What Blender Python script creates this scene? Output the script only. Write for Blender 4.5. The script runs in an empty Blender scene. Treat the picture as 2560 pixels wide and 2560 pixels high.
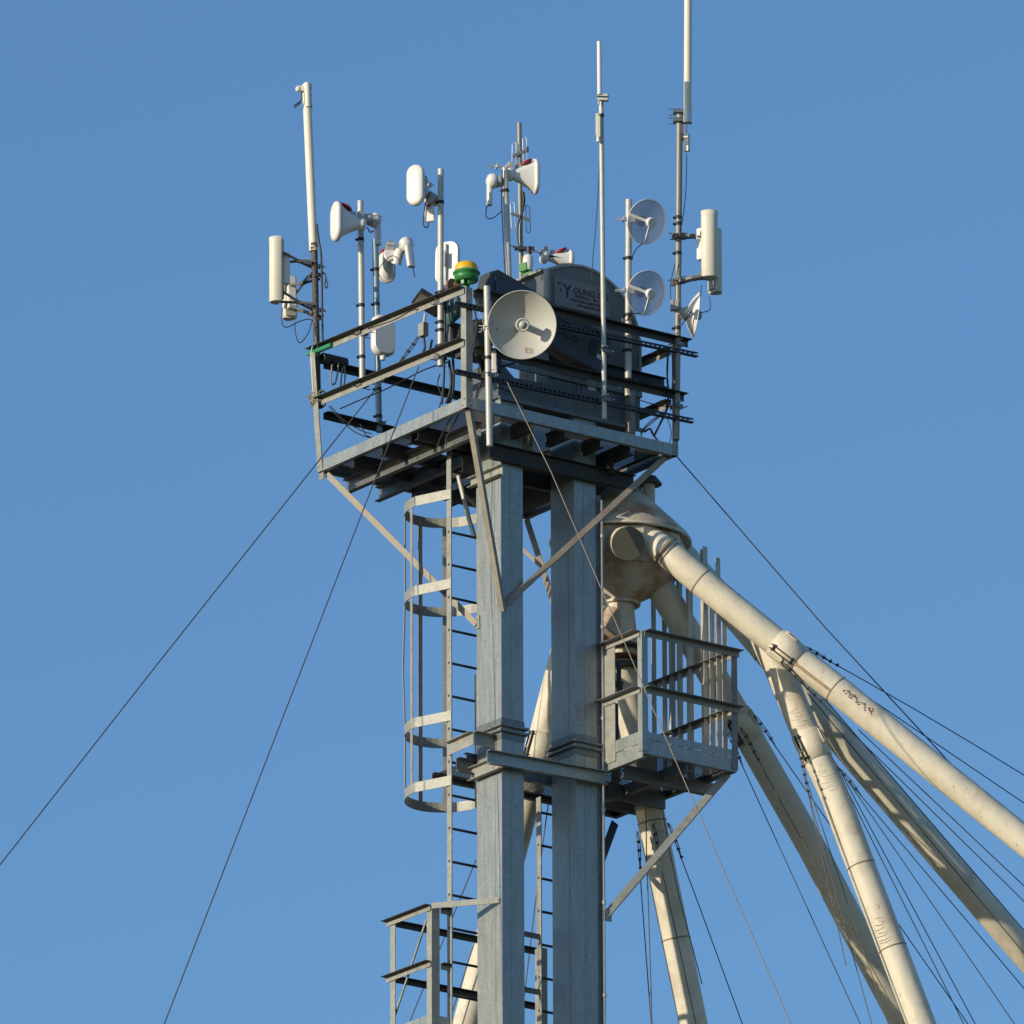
import bpy, math, random
from mathutils import Vector, Matrix
random.seed(7)
sc = bpy.context.scene
V = Vector
# ------------------------------------------------------------------ camera, sky, sun, exposure
AZ = math.radians(53.6); EL = math.radians(18.1); ROLL = math.radians(0.2)
DIST = 100.0; FPX = 28300.0; REF = (1166.0, 990.0)          # origin of the scene = front corner of the top platform
RT = V((math.sin(AZ), -math.cos(AZ), 0)); FH = V((math.cos(AZ), math.sin(AZ), 0)); UP = V((0, 0, 1))
FW = FH * math.cos(EL) + UP * math.sin(EL)
CR = RT * math.cos(ROLL) - RT.cross(FW) * math.sin(ROLL)
CU = RT.cross(FW) * math.cos(ROLL) + RT * math.sin(ROLL)
CAM = -(CR * ((REF[0] - 1280) / FPX) + CU * ((1280 - REF[1]) / FPX) + FW) * DIST
GROUND = CAM.z - 1.7
cam = bpy.data.cameras.new('camera'); camo = bpy.data.objects.new('camera', cam); sc.collection.objects.link(camo)
M = Matrix((CR, CU, -FW)).transposed().to_4x4(); M.translation = CAM; camo.matrix_world = M
cam.sensor_width = 36; cam.lens = 36 * FPX / 2560; cam.clip_start = 1; cam.clip_end = 20000
sc.camera = camo
SUN = V((-0.978, 0.03, 0.19)).normalized()
w = bpy.data.worlds.new('World'); sc.world = w; w.use_nodes = True
bg = w.node_tree.nodes['Background']; sky = w.node_tree.nodes.new('ShaderNodeTexSky')
sky.sky_type = 'NISHITA'; sky.sun_disc = False; sky.sun_elevation = math.asin(SUN.z); sky.sun_rotation = math.atan2(SUN.x, SUN.y)
sky.air_density = 1.0; sky.dust_density = 0.5; sky.ozone_density = 4.4
w.node_tree.links.new(sky.outputs[0], bg.inputs[0]); bg.inputs[1].default_value = 0.142
sl = bpy.data.lights.new('sun', 'SUN'); sl.energy = 3.15; sl.angle = math.radians(0.5); sl.color = (1.0, 0.87, 0.66)
so = bpy.data.objects.new('sun', sl); sc.collection.objects.link(so); so.rotation_euler = SUN.to_track_quat('Z', 'Y').to_euler()
sc.view_settings.view_transform = 'Standard'; sc.view_settings.look = 'None'; sc.view_settings.gamma = 1
sc.view_settings.exposure = 0.30; sc.view_settings.use_curve_mapping = False

# ------------------------------------------------------------------ measuring helpers (a pixel of the survey photo -> point on a known plane)
def ray(px, py):
    return FW + CR * ((px - 1280) / FPX) + CU * ((1280 - py) / FPX)
def PL(px, py, n, c):
    d = ray(px, py); return CAM + d * ((c - CAM.dot(n)) / d.dot(n))
def PX(px, py, x): return PL(px, py, V((1, 0, 0)), x)
def PY(px, py, y): return PL(px, py, V((0, 1, 0)), y)
def PZ(px, py, z): return PL(px, py, V((0, 0, 1)), z)
def P(px, py, d): return PL(px, py, FH, d)
def DEP(x, y): return FH.x * x + FH.y * y
def AT(px, py, x, y): return P(px, py, DEP(x, y))

# ------------------------------------------------------------------ materials
MATS = {}
def mat(name, col, rough=0.5, metal=0.0, var=0.15, scale=6.0, dirt=None, dirt_amt=0.0, bump=0.0, stretch=(1, 1, 1), spec=0.5, fine=0.0, d0=0.56, fleck=0.0):
    m = bpy.data.materials.new(name); m.use_nodes = True; nt = m.node_tree; b = nt.nodes['Principled BSDF']
    L = nt.links.new
    tc = nt.nodes.new('ShaderNodeTexCoord'); mp = nt.nodes.new('ShaderNodeMapping'); mp.inputs['Scale'].default_value = stretch
    L(tc.outputs['Object'], mp.inputs['Vector'])
    n1 = nt.nodes.new('ShaderNodeTexNoise'); n1.inputs['Scale'].default_value = scale; n1.inputs['Detail'].default_value = 7; n1.inputs['Roughness'].default_value = 0.65
    L(mp.outputs[0], n1.inputs['Vector'])
    mr = nt.nodes.new('ShaderNodeMapRange'); mr.inputs[1].default_value = 0.25; mr.inputs[2].default_value = 0.75
    mr.inputs[3].default_value = 1 - var; mr.inputs[4].default_value = 1 + var; L(n1.outputs['Fac'], mr.inputs[0])
    mul = nt.nodes.new('ShaderNodeMixRGB'); mul.blend_type = 'MULTIPLY'; mul.inputs[0].default_value = 1
    mul.inputs[1].default_value = (*col, 1); L(mr.outputs[0], mul.inputs[2])
    last = mul.outputs[0]
    if fine:
        vz = nt.nodes.new('ShaderNodeTexVoronoi'); vz.inputs['Scale'].default_value = 55
        L(tc.outputs['Object'], vz.inputs['Vector'])
        hs = nt.nodes.new('ShaderNodeSeparateColor'); L(vz.outputs['Color'], hs.inputs[0])
        m3 = nt.nodes.new('ShaderNodeMapRange'); m3.inputs[3].default_value = 1 - fine; m3.inputs[4].default_value = 1 + fine; L(hs.outputs[0], m3.inputs[0])
        mu2 = nt.nodes.new('ShaderNodeMixRGB'); mu2.blend_type = 'MULTIPLY'; mu2.inputs[0].default_value = 1
        L(last, mu2.inputs[1]); L(m3.outputs[0], mu2.inputs[2]); last = mu2.outputs[0]
    if dirt:
        n2 = nt.nodes.new('ShaderNodeTexNoise'); n2.inputs['Scale'].default_value = scale * 0.8; n2.inputs['Detail'].default_value = 9; n2.inputs['Roughness'].default_value = 0.7
        L(mp.outputs[0], n2.inputs['Vector'])
        m2 = nt.nodes.new('ShaderNodeMapRange'); m2.inputs[1].default_value = d0; m2.inputs[2].default_value = d0 + 0.18; m2.inputs[4].default_value = dirt_amt
        L(n2.outputs['Fac'], m2.inputs[0])
        mx = nt.nodes.new('ShaderNodeMixRGB'); mx.inputs[2].default_value = (*dirt, 1); L(m2.outputs[0], mx.inputs[0]); L(last, mx.inputs[1]); last = mx.outputs[0]
    if fleck:
        n4 = nt.nodes.new('ShaderNodeTexNoise'); n4.inputs['Scale'].default_value = 30; n4.inputs['Detail'].default_value = 5; n4.inputs['Roughness'].default_value = 0.75
        mp4 = nt.nodes.new('ShaderNodeMapping'); mp4.inputs['Scale'].default_value = (1, 1, 0.35); L(tc.outputs['Object'], mp4.inputs['Vector']); L(mp4.outputs[0], n4.inputs['Vector'])
        m4 = nt.nodes.new('ShaderNodeMapRange'); m4.inputs[1].default_value = 0.60; m4.inputs[2].default_value = 0.72; m4.inputs[4].default_value = fleck; L(n4.outputs['Fac'], m4.inputs[0])
        mx4 = nt.nodes.new('ShaderNodeMixRGB'); mx4.inputs[2].default_value = (0.20, 0.15, 0.10, 1); L(m4.outputs[0], mx4.inputs[0]); L(last, mx4.inputs[1]); last = mx4.outputs[0]
    L(last, b.inputs['Base Color'])
    r2 = nt.nodes.new('ShaderNodeMapRange'); r2.inputs[3].default_value = max(0.05, rough - 0.1); r2.inputs[4].default_value = min(1, rough + 0.12)
    L(n1.outputs['Fac'], r2.inputs[0]); L(r2.outputs[0], b.inputs['Roughness'])
    b.inputs['Metallic'].default_value = metal; b.inputs['Specular IOR Level'].default_value = spec
    if bump:
        bp = nt.nodes.new('ShaderNodeBump'); bp.inputs['Strength'].default_value = bump; bp.inputs['Distance'].default_value = 0.05
        nb = nt.nodes.new('ShaderNodeTexNoise'); nb.inputs['Scale'].default_value = 2.6; nb.inputs['Detail'].default_value = 2; mpb = nt.nodes.new('ShaderNodeMapping'); mpb.inputs['Scale'].default_value = (1.6, 1.6, 0.8)
        L(tc.outputs['Object'], mpb.inputs['Vector']); L(mpb.outputs[0], nb.inputs['Vector'])
        L(nb.outputs['Fac'], bp.inputs['Height']); L(bp.outputs[0], b.inputs['Normal'])
    MATS[name] = m; return m
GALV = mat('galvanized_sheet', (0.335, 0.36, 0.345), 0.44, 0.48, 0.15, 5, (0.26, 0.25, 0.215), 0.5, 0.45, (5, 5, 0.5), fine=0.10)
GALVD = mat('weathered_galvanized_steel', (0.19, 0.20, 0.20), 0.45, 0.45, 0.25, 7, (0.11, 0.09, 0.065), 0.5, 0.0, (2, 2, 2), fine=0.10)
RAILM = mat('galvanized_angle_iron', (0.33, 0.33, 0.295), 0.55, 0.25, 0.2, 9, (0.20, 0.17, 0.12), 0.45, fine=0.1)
BRACEM = mat('weathered_brace_steel', (0.27, 0.245, 0.20), 0.6, 0.2, 0.25, 8, (0.24, 0.13, 0.06), 0.6)
RUSTBR = mat('rusty_brace_steel', (0.34, 0.28, 0.22), 0.7, 0.2, 0.3, 9, (0.22, 0.08, 0.03), 0.9)
HEADM = mat('dull_head_sheet', (0.125, 0.145, 0.16), 0.5, 0.25, 0.2, 4, (0.06, 0.06, 0.06), 0.5, fine=0.05)
GUARDM = mat('dark_guard_paint', (0.055, 0.065, 0.075), 0.55, 0.1, 0.2, 5, (0.07, 0.07, 0.07), 0.5)
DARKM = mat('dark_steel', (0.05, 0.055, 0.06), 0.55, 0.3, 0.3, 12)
PIPE = mat('galvanized_pipe', (0.52, 0.51, 0.46), 0.45, 0.15, 0.14, 8, (0.36, 0.34, 0.30), 0.3, fine=0.06)
GRIMESHADE = mat('grimy_shade_toned_steel', (0.050, 0.049, 0.046), 0.65, 0.15, 0.3, 7, (0.09, 0.075, 0.05), 0.4)  # grime plus painted-in shade: base colour darkened for joists and rail flanges
UNDER = mat('grimy_shade_darkened_steel', (0.085, 0.083, 0.078), 0.6, 0.2, 0.3, 7, (0.05, 0.045, 0.035), 0.5)  # dirty steel, with the shade of the underside also put into its colour
PIPEB = mat('blue_grey_pipe', (0.25, 0.34, 0.38), 0.5, 0.3, 0.15, 8)
PIPEG = mat('weathered_grey_pipe', (0.27, 0.265, 0.225), 0.45, 0.25, 0.2, 8, (0.2, 0.17, 0.12), 0.5)
CREAM = mat('cream_spout_paint', (0.72, 0.66, 0.52), 0.55, 0.0, 0.08, 3.5, (0.46, 0.38, 0.27), 0.62, d0=0.50, fleck=0.8, bump=0.25)
CREAMD = mat('stained_cream_paint', (0.62, 0.57, 0.46), 0.6, 0.0, 0.14, 3.2, (0.36, 0.15, 0.045), 0.9, d0=0.475, fleck=0.4)
CREAMW = mat('cream_mast_paint', (0.80, 0.75, 0.62), 0.5, 0.0, 0.06, 5, (0.32, 0.15, 0.06), 0.35, stretch=(1, 1, 0.5))
RUST = mat('brown_rust', (0.16, 0.06, 0.03), 0.85, 0.0, 0.35, 20)
TANS = mat('tan_sealant', (0.42, 0.31, 0.19), 0.8, 0.0, 0.3, 16, (0.62, 0.56, 0.42), 0.8)
SEAM = mat('brown_seam_sealant', (0.30, 0.24, 0.17), 0.8, 0.0, 0.25, 18)
WHITE = mat('white_radome_plastic', (0.78, 0.76, 0.72), 0.4, 0.0, 0.03, 6)
IVORY = mat('ivory_radome_plastic', (0.72, 0.68, 0.55), 0.45, 0.0, 0.04, 6)
GREYP = mat('grey_plastic', (0.45, 0.45, 0.43), 0.5, 0.0, 0.1, 10)
DISHG = mat('grey_dish_paint', (0.52, 0.52, 0.475), 0.5, 0.0, 0.05, 5)
BLACKP = mat('black_rubber', (0.018, 0.02, 0.024), 0.5, 0.0, 0.2, 14)
WIRE = mat('galvanized_wire_rope', (0.10, 0.10, 0.10), 0.5, 0.5, 0.3, 30)
WIREL = mat('bright_wire_rope', (0.20, 0.18, 0.145), 0.5, 0.4, 0.3, 30)
REDP = mat('red_plastic', (0.42, 0.02, 0.03), 0.45, 0.0, 0.08, 9)
GREENP = mat('green_plastic', (0.03, 0.22, 0.05), 0.4, 0.0, 0.06, 9)
GREENB = mat('green_board', (0.05, 0.24, 0.04), 0.55, 0.0, 0.08, 12)
GREENT = mat('green_tape', (0.03, 0.26, 0.13), 0.5, 0.0, 0.1, 9)
YELP = mat('yellow_plastic', (0.80, 0.46, 0.02), 0.4, 0.0, 0.05, 9)
ROPE = mat('weathered_rope', (0.30, 0.27, 0.21), 0.9, 0.0, 0.3, 40)
TEAL = mat('teal_paint', (0.12, 0.22, 0.24), 0.5, 0.1, 0.1, 9)
ALU = mat('bright_aluminium', (0.62, 0.63, 0.62), 0.4, 0.35, 0.05, 9)
COPPER = mat('brown_cap', (0.22, 0.11, 0.04), 0.6, 0.2, 0.2, 9)
LETTER = mat('black_lettering', (0.015, 0.016, 0.02), 0.6, 0.0, 0.3, 25)
PLATE = mat('name_plate_metal', (0.165, 0.19, 0.205), 0.5, 0.2, 0.2, 8, (0.10, 0.10, 0.10), 0.6)
STICK = mat('paper_label', (0.62, 0.63, 0.63), 0.6, 0.0, 0.12, 16)
REDINK = mat('red_marker_ink', (0.50, 0.10, 0.05), 0.6, 0.0, 0.2, 40)
GRASS = mat('field_ground', (0.11, 0.10, 0.05), 0.9, 0.0, 0.3, 0.02)
def mesh_screen():
    m = bpy.data.materials.new('wire_mesh_reflector'); m.use_nodes = True; nt = m.node_tree
    b = nt.nodes['Principled BSDF']; b.inputs['Base Color'].default_value = (0.42, 0.45, 0.54, 1); b.inputs['Roughness'].default_value = 0.4
    tr = nt.nodes.new('ShaderNodeBsdfTransparent'); mx = nt.nodes.new('ShaderNodeMixShader')
    n = nt.nodes.new('ShaderNodeTexNoise'); n.inputs['Scale'].default_value = 7; n.inputs['Detail'].default_value = 3
    r = nt.nodes.new('ShaderNodeMapRange'); r.inputs[1].default_value = 0.3; r.inputs[2].default_value = 0.7; r.inputs[3].default_value = 0.68; r.inputs[4].default_value = 0.80
    nt.links.new(n.outputs[0], r.inputs[0]); nt.links.new(r.outputs[0], mx.inputs[0])
    nt.links.new(tr.outputs[0], mx.inputs[1]); nt.links.new(b.outputs[0], mx.inputs[2])
    nt.links.new(mx.outputs[0], nt.nodes['Material Output'].inputs[0]); return m
SCREEN = mesh_screen()

# ------------------------------------------------------------------ mesh helpers
ORG = {}
class MB:
    def __init__(s): s.v = []; s.f = []; s.sm = []
    def add(s, vs, fs, smooth=False):
        o = len(s.v); s.v += [V(x) for x in vs]; s.f += [tuple(i + o for i in f) for f in fs]; s.sm += [smooth] * len(fs); return s
    def box(s, c, sx, sy, sz, X=None, Z=None):
        X = V(X or (1, 0, 0)).normalized(); Z = V(Z or (0, 0, 1)); Z = (Z - X * Z.dot(X)).normalized(); Y = Z.cross(X)
        c = V(c); vs = [c + X * (a * sx / 2) + Y * (b * sy / 2) + Z * (d * sz / 2) for a in (-1, 1) for b in (-1, 1) for d in (-1, 1)]
        return s.add(vs, [(0, 1, 3, 2), (4, 6, 7, 5), (0, 4, 5, 1), (2, 3, 7, 6), (0, 2, 6, 4), (1, 5, 7, 3)])
    def mm(s, a, b):
        a = V(a); b = V(b); return s.box((a + b) / 2, abs(b.x - a.x), abs(b.y - a.y), abs(b.z - a.z))
    def prism(s, pts, ext):
        n = len(pts); ext = V(ext); vs = [V(p) for p in pts] + [V(p) + ext for p in pts]
        fs = [tuple(range(n))[::-1], tuple(range(n, 2 * n))] + [(i, (i + 1) % n, n + (i + 1) % n, n + i) for i in range(n)]
        return s.add(vs, fs)
    def bar(s, a, b, wd, th, up=(0, 0, 1)):
        a = V(a); b = V(b); X = b - a; return s.box((a + b) / 2, X.length, wd, th, X, up)
    def prof(s, a, b, poly, U, W):           # sweep a 2-d outline along a-b; outline in the directions U, W
        a = V(a); b = V(b); U = V(U); W = V(W); return s.prism([a + U * p + W * q for p, q in poly], b - a)
    def angle(s, a, b, U, W, wu, ww, t=0.006):
        return s.prof(a, b, [(0, 0), (wu, 0), (wu, t), (t, t), (t, ww), (0, ww)], U, W)
    def chan(s, a, b, U, W, h, fl, t=0.006):  # web along U (height h), flanges along W
        return s.prof(a, b, [(0, 0), (h, 0), (h, fl), (h - t, fl), (h - t, t), (t, t), (t, fl), (0, fl)], U, W)
    def tube(s, pts, r, n=8, caps=True, smooth=True):
        pts = [V(p) for p in pts]; N = len(pts); rs = r if isinstance(r, (list, tuple)) else [r] * N
        T = [(pts[min(i + 1, N - 1)] - pts[max(i - 1, 0)]).normalized() for i in range(N)]
        u = T[0].orthogonal().normalized(); vs = []
        for i in range(N):
            u = (u - T[i] * u.dot(T[i])); u = u.normalized() if u.length > 1e-6 else T[i].orthogonal().normalized(); q = T[i].cross(u)
            vs += [pts[i] + (u * math.cos(2 * math.pi * k / n) + q * math.sin(2 * math.pi * k / n)) * rs[i] for k in range(n)]
        fs = [(i * n + k, i * n + (k + 1) % n, (i + 1) * n + (k + 1) % n, (i + 1) * n + k) for i in range(N - 1) for k in range(n)]
        s.add(vs, fs, smooth)
        if caps: s.add(vs[:n], [tuple(range(n))[::-1]]); s.add(vs[-n:], [tuple(range(n))])
        return s
    def lathe(s, o, ax, prof, n=24, smooth=True, sy=1.0, xdir=None, caps=True):   # prof: (radius, height) pairs
        o = V(o); ax = V(ax).normalized(); u = V(xdir) if xdir else ax.orthogonal(); u = (u - ax * u.dot(ax)).normalized(); q = ax.cross(u)
        vs = []
        for r, h in prof: vs += [o + ax * h + (u * math.cos(2 * math.pi * k / n) + q * (sy * math.sin(2 * math.pi * k / n))) * r for k in range(n)]
        fs = [(i * n + k, i * n + (k + 1) % n, (i + 1) * n + (k + 1) % n, (i + 1) * n + k) for i in range(len(prof) - 1) for k in range(n)]
        s.add(vs, fs, smooth)
        if caps and prof[0][0] > 1e-4: s.add(vs[:n], [tuple(range(n))[::-1]])
        if caps and prof[-1][0] > 1e-4: s.add(vs[-n:], [tuple(range(n))])
        return s
    def loft(s, rings, smooth=True, caps=True):
        n = len(rings[0]); vs = [p for r in rings for p in r]
        fs = [(i * n + k, i * n + (k + 1) % n, (i + 1) * n + (k + 1) % n, (i + 1) * n + k) for i in range(len(rings) - 1) for k in range(n)]
        s.add(vs, fs, smooth)
        if caps: s.add(rings[0], [tuple(range(n))[::-1]]); s.add(rings[-1], [tuple(range(n))])
        return s
    def ring(s, c, ax, R, r, n=32, m=6, a0=0, a1=2 * math.pi, u=None, sy=1):
        c = V(c); ax = V(ax).normalized(); u = V(u) if u else ax.orthogonal(); u = (u - ax * u.dot(ax)).normalized(); q = ax.cross(u)
        pts = [c + (u * math.cos(a0 + (a1 - a0) * k / n) + q * (sy * math.sin(a0 + (a1 - a0) * k / n))) * R for k in range(n + 1)]
        return s.tube(pts, r, m)
    def build(s, name, m, parent=None, base=None, bevel=0.0):
        if parent is not None: o0 = ORG[parent.name]
        else:
            if base is None:
                xs = [p.x for p in s.v]; ys = [p.y for p in s.v]; base = V(((min(xs) + max(xs)) / 2, (min(ys) + max(ys)) / 2, min(p.z for p in s.v)))
            o0 = V(base)
        me = bpy.data.meshes.new(name); me.from_pydata([p - o0 for p in s.v], [], s.f); me.update()
        me.polygons.foreach_set('use_smooth', s.sm)
        if any(s.sm):
            me.update()
        me.materials.append(m)
        o = bpy.data.objects.new(name, me); sc.collection.objects.link(o)
        if parent is not None: o.parent = parent
        else: o.location = o0
        if bevel:
            bv = o.modifiers.new('bevel', 'BEVEL'); bv.width = bevel; bv.segments = 2; bv.limit_method = 'ANGLE'
        ORG[o.name] = o0; return o
def tag(o, label=None, cat=None, group=None, kind=None):
    if label: o['label'] = label
    if cat: o['category'] = cat
    if group: o['group'] = group
    if kind: o['kind'] = kind
    return o
def thing(name, loc, label, cat, group=None):
    o = bpy.data.objects.new(name, None); o.empty_display_size = 0.1; o.location = V(loc); sc.collection.objects.link(o); ORG[o.name] = V(loc)
    return tag(o, label, cat, group)
def curve(pts, n=8):                      # smooth path through points
    pts = [V(p) for p in pts]; out = []
    Q = [pts[0] * 2 - pts[1]] + pts + [pts[-1] * 2 - pts[-2]]
    for i in range(1, len(Q) - 2):
        a, b, c, d = Q[i - 1:i + 3]
        for k in range(n):
            t = k / n; out.append(0.5 * (2 * b + (c - a) * t + (2 * a - 5 * b + 4 * c - d) * t * t + (3 * b - a - 3 * c + d) * t ** 3))
    out.append(pts[-1]); return out
def text(name, body, o, xd, zd, size, m, parent, ext=0.0015, align='LEFT', sx=1.0, font_shear=0, bold=0.0):
    cu = bpy.data.curves.new(name, 'FONT'); cu.body = body; cu.size = size; cu.extrude = ext; cu.align_x = align; cu.resolution_u = 3; cu.shear = font_shear; cu.offset = bold * size
    t = bpy.data.objects.new('t', cu); sc.collection.objects.link(t)
    me = bpy.data.meshes.new_from_object(t.evaluated_get(bpy.context.evaluated_depsgraph_get()))
    bpy.data.objects.remove(t)
    xd = V(xd).normalized(); zd = V(zd); zd = (zd - xd * zd.dot(xd)).normalized(); nd = xd.cross(zd); o = V(o)
    b = MB(); b.add([o + xd * (v.co.x * sx) + zd * v.co.y + nd * v.co.z for v in me.vertices], [tuple(p.vertices) for p in me.polygons])
    bpy.data.meshes.remove(me); return b.build(name, m, parent)
def frame(o, ax, up=(0, 0, 1)):            # local map: a along ax, b sideways, c up
    o = V(o); A = V(ax).normalized(); U = V(up); U = (U - A * U.dot(A)).normalized(); B = U.cross(A)
    return (lambda a, b, c: o + A * a + B * b + U * c), A, B, U
def bolts(b, pts, nrm, r=0.009, h=0.008):
    for p in pts: b.lathe(V(p) - V(nrm) * 0.001, nrm, [(r, 0), (r, h), (r * 0.5, h + 0.002)], 6, False)

# ------------------------------------------------------------------ ground
g = MB(); g.add([(-3000, -3000, GROUND), (3000, -3000, GROUND), (3000, 3000, GROUND), (-3000, 3000, GROUND)], [(0, 1, 2, 3)])
tag(g.build('ground', GRASS, base=(0, 0, GROUND)), kind='structure')

# ------------------------------------------------------------------ bucket elevator: two legs and the head
XA, XB, YF, YK = 0.64, 0.88, 0.36, 0.73        # near leg
XC, XD = 1.45, 1.690                           # far leg
zc1 = PY(1256, 1816, YF).z                     # flange joints
elev = thing('bucket_elevator', (1.15, 0.55, GROUND), 'grey galvanized grain elevator with two square legs and a round topped head', 'grain elevator')
def leg(x0, x1, zf, YK=0.73):
    b = MB(); b.mm((x0, YF, GROUND), (x1, YK, 0.42))
    # folded corner flanges and seams of the sheet-metal casing
    for x, sx in ((x0, -1), (x1, 1)):
        b.mm((x - 0.003 * (sx < 0) - 0.0, YF + 0.095, GROUND), (x + 0.003 * (sx > 0), YF + 0.099, -0.46))
    for y, sy in ((YF, -1), (YK, 1)):
        b.mm((x0 + 0.10, y - 0.003 * (sy < 0), GROUND), (x0 + 0.104, y + 0.003 * (sy > 0), -0.46))
    z = -0.7
    while z > -8:
        bolts(b, [(x0, YF + 0.05, z), (x0, YK - 0.03, z + 0.02)], (-1, 0, 0), 0.006, 0.004); z -= 0.31
    lg = b.build('leg_casing', GALV, elev)
    for zz in (zf, zf - 3.05):
        c = MB(); t = 0.035
        for dz in (0.0, -0.05):
            c.mm((x0 - t, YF - t, zz + dz), (x1 + t, YF, zz + dz + 0.022)); c.mm((x0 - t, YK, zz + dz), (x1 + t, YK + t, zz + dz + 0.022))
            c.mm((x0 - t, YF + .0005, zz + dz + .001), (x0, YK - .0005, zz + dz + 0.021)); c.mm((x1, YF + .0005, zz + dz + .001), (x1 + t, YK - .0005, zz + dz + 0.021))
        for dz in (0.022, -0.11):
            c.mm((x0 - 0.006, YF - 0.006, zz + dz), (x1 + 0.006, YF, zz + dz + 0.06)); c.mm((x0 - 0.006, YF + .0005, zz + dz), (x0, YK, zz + dz + 0.06))
        c.build('flange_collar', GALVD, lg)
    return lg
leg(XA, XB, zc1)
leg2 = leg(XC, XD, zc1, 0.712)
# corner angle and conduit on the outer edge of the far leg
cn = MB(); cn.angle((XD + 0.004, YF - 0.004, GROUND), (XD + 0.004, YF - 0.004, -0.5), (1, 0, 0), (0, 1, 0), 0.048, 0.05)
cn.build('corner_angle', GALVD, elev)
cn = MB(); cn.tube([(XD + 0.045, YF - 0.025, GROUND), (XD + 0.045, YF - 0.025, -0.55)], 0.013, 8)
z = -0.9
while z > -8: cn.tube([(XD + 0.045, YF - 0.025, z), (XD + 0.045, YF - 0.025, z + 0.03)], 0.02, 8); z -= 0.85
cn.build('conduit', PIPE, elev)
# head hood, traced on the front plate
hood = [(1372, 672), (1400, 666), (1429, 663), (1455, 666), (1483, 676), (1502, 687), (1520, 701), (1541, 721), (1560, 746), (1577, 775), (1589, 806), (1596, 835), (1600, 870), (1600, 985)]
hp = [PY(x, y, YF) for x, y in hood]; hp += [PY(1372, 960, YF)]
hb = MB(); hb.prism(hp, (0, 0.46, 0)); hb.build('head_hood', HEADM, elev)
rm = MB()   # rim flange of the hood
for i in range(len(hood) - 1):
    rm.bar(hp[i] + V((0, -0.006, 0)), hp[i + 1] + V((0, -0.006, 0)), 0.012, 0.022, (0, 0, 1))
rm.mm((hp[0].x - 0.035, YF - 0.01, hp[0].z - 0.36), (hp[0].x - 0.002, YF + 0.03, hp[0].z))
rm.build('hood_rim', RAILM, elev)
lp = MB(); tl = hp[0]
lp.mm((tl.x - 0.05, YF + 0.05, tl.z - 0.01), (tl.x, YF + 0.44, tl.z + 0.012)); lp.build('hood_ledge', RAILM, elev)
# lower body of the head
x0b = PY(1245, 950, YF).x; zb0 = PY(1245, 993, YF).z
body = [(x0b, zb0), (PY(1598, 1040, YF).x, zb0), (hp[-2].x, hp[-2].z), (hp[-1].x, hp[-1].z), (x0b + 0.18, hp[-1].z - 0.02), (x0b, zb0 + 0.36)]
bb = MB(); bb.prism([(x, YF - 0.004, z) for x, z in body], (0, 0.43, 0)); bb.build('head_body', HEADM, elev)
st = MB()
for px in (1352, 1442): st.mm((PY(px, 900, YF).x, YF - 0.011, zb0 + 0.03), (PY(px, 900, YF).x + 0.012, YF - 0.005, zb0 + 0.33))
st.mm((x0b, YF - 0.03, zb0 + 0.30), (PY(1600, 900, YF).x, YF - 0.005, zb0 + 0.345)); st.mm((x0b, YF - 0.03, zb0 - 0.02), (PY(1600, 900, YF).x, YF - 0.005, zb0 + 0.012))
bolts(st, [(PY(px, py, YF).x, YF - 0.005, PY(px, py, YF).z) for px, py in ((1455, 942), (1455, 970), (1500, 978), (1420, 1018), (1492, 1020), (1590, 995), (1395, 1012))], (0, -1, 0), 0.014, 0.01)
st.build('panel_seam', GALVD, elev)
wl = MB(); c0 = PY(1478, 963, YF); wl.box(c0 + V((0, -0.008, 0)), 0.085, 0.004, 0.10); wl.build('warning_label', STICK, elev)
# name plate with its lettering
q = [PY(1384, 694, YF), PY(1522, 722, YF)]
npz = (PY(1384, 694, YF).z + PY(1522, 722, YF).z) / 2; x0, x1 = q[0].x, q[1].x; hgt = 0.27
pl = MB(); pl.mm((x0, YF - 0.012, npz - hgt), (x1, YF - 0.002, npz)); plate = pl.build('name_plate', PLATE, elev)
tx = lambda n, s, fx, fz, sz, sxx=1.0: text(n, s, (x0 + fx * (x1 - x0), YF - 0.0125, npz - fz * hgt), (1, 0, 0), (0, 0, 1), sz, LETTER, plate, sx=sxx, bold=0.02)
tx('big_letter', 'Y', 0.16, 0.62, 0.17, 0.85); tx('company_lettering', 'OUNG CO.', 0.335, 0.43, 0.082, 1.0); tx('small_letter', 'W', 0.05, 0.27, 0.042); tx('small_letter', 'S', 0.10, 0.48, 0.042)
tx('town_lettering', 'MARSHALL,  MN.', 0.37, 0.56, 0.034, 1.05); tx('trade_lettering', 'ELEVATORS & BIN SYSTEMS', 0.30, 0.72, 0.034, 0.92); tx('trade_lettering', 'AND GRAIN MACHINERY', 0.40, 0.86, 0.030, 0.92)
# shaft bearing and its bracket at the back right
br = MB(); br.chan((1.72, 0.30, 0.63), (2.42, 0.30, 0.63), (0, 0, 1), (0, -1, 0), 0.09, 0.05); br.build('bearing_bracket', DARKM, elev)

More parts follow.
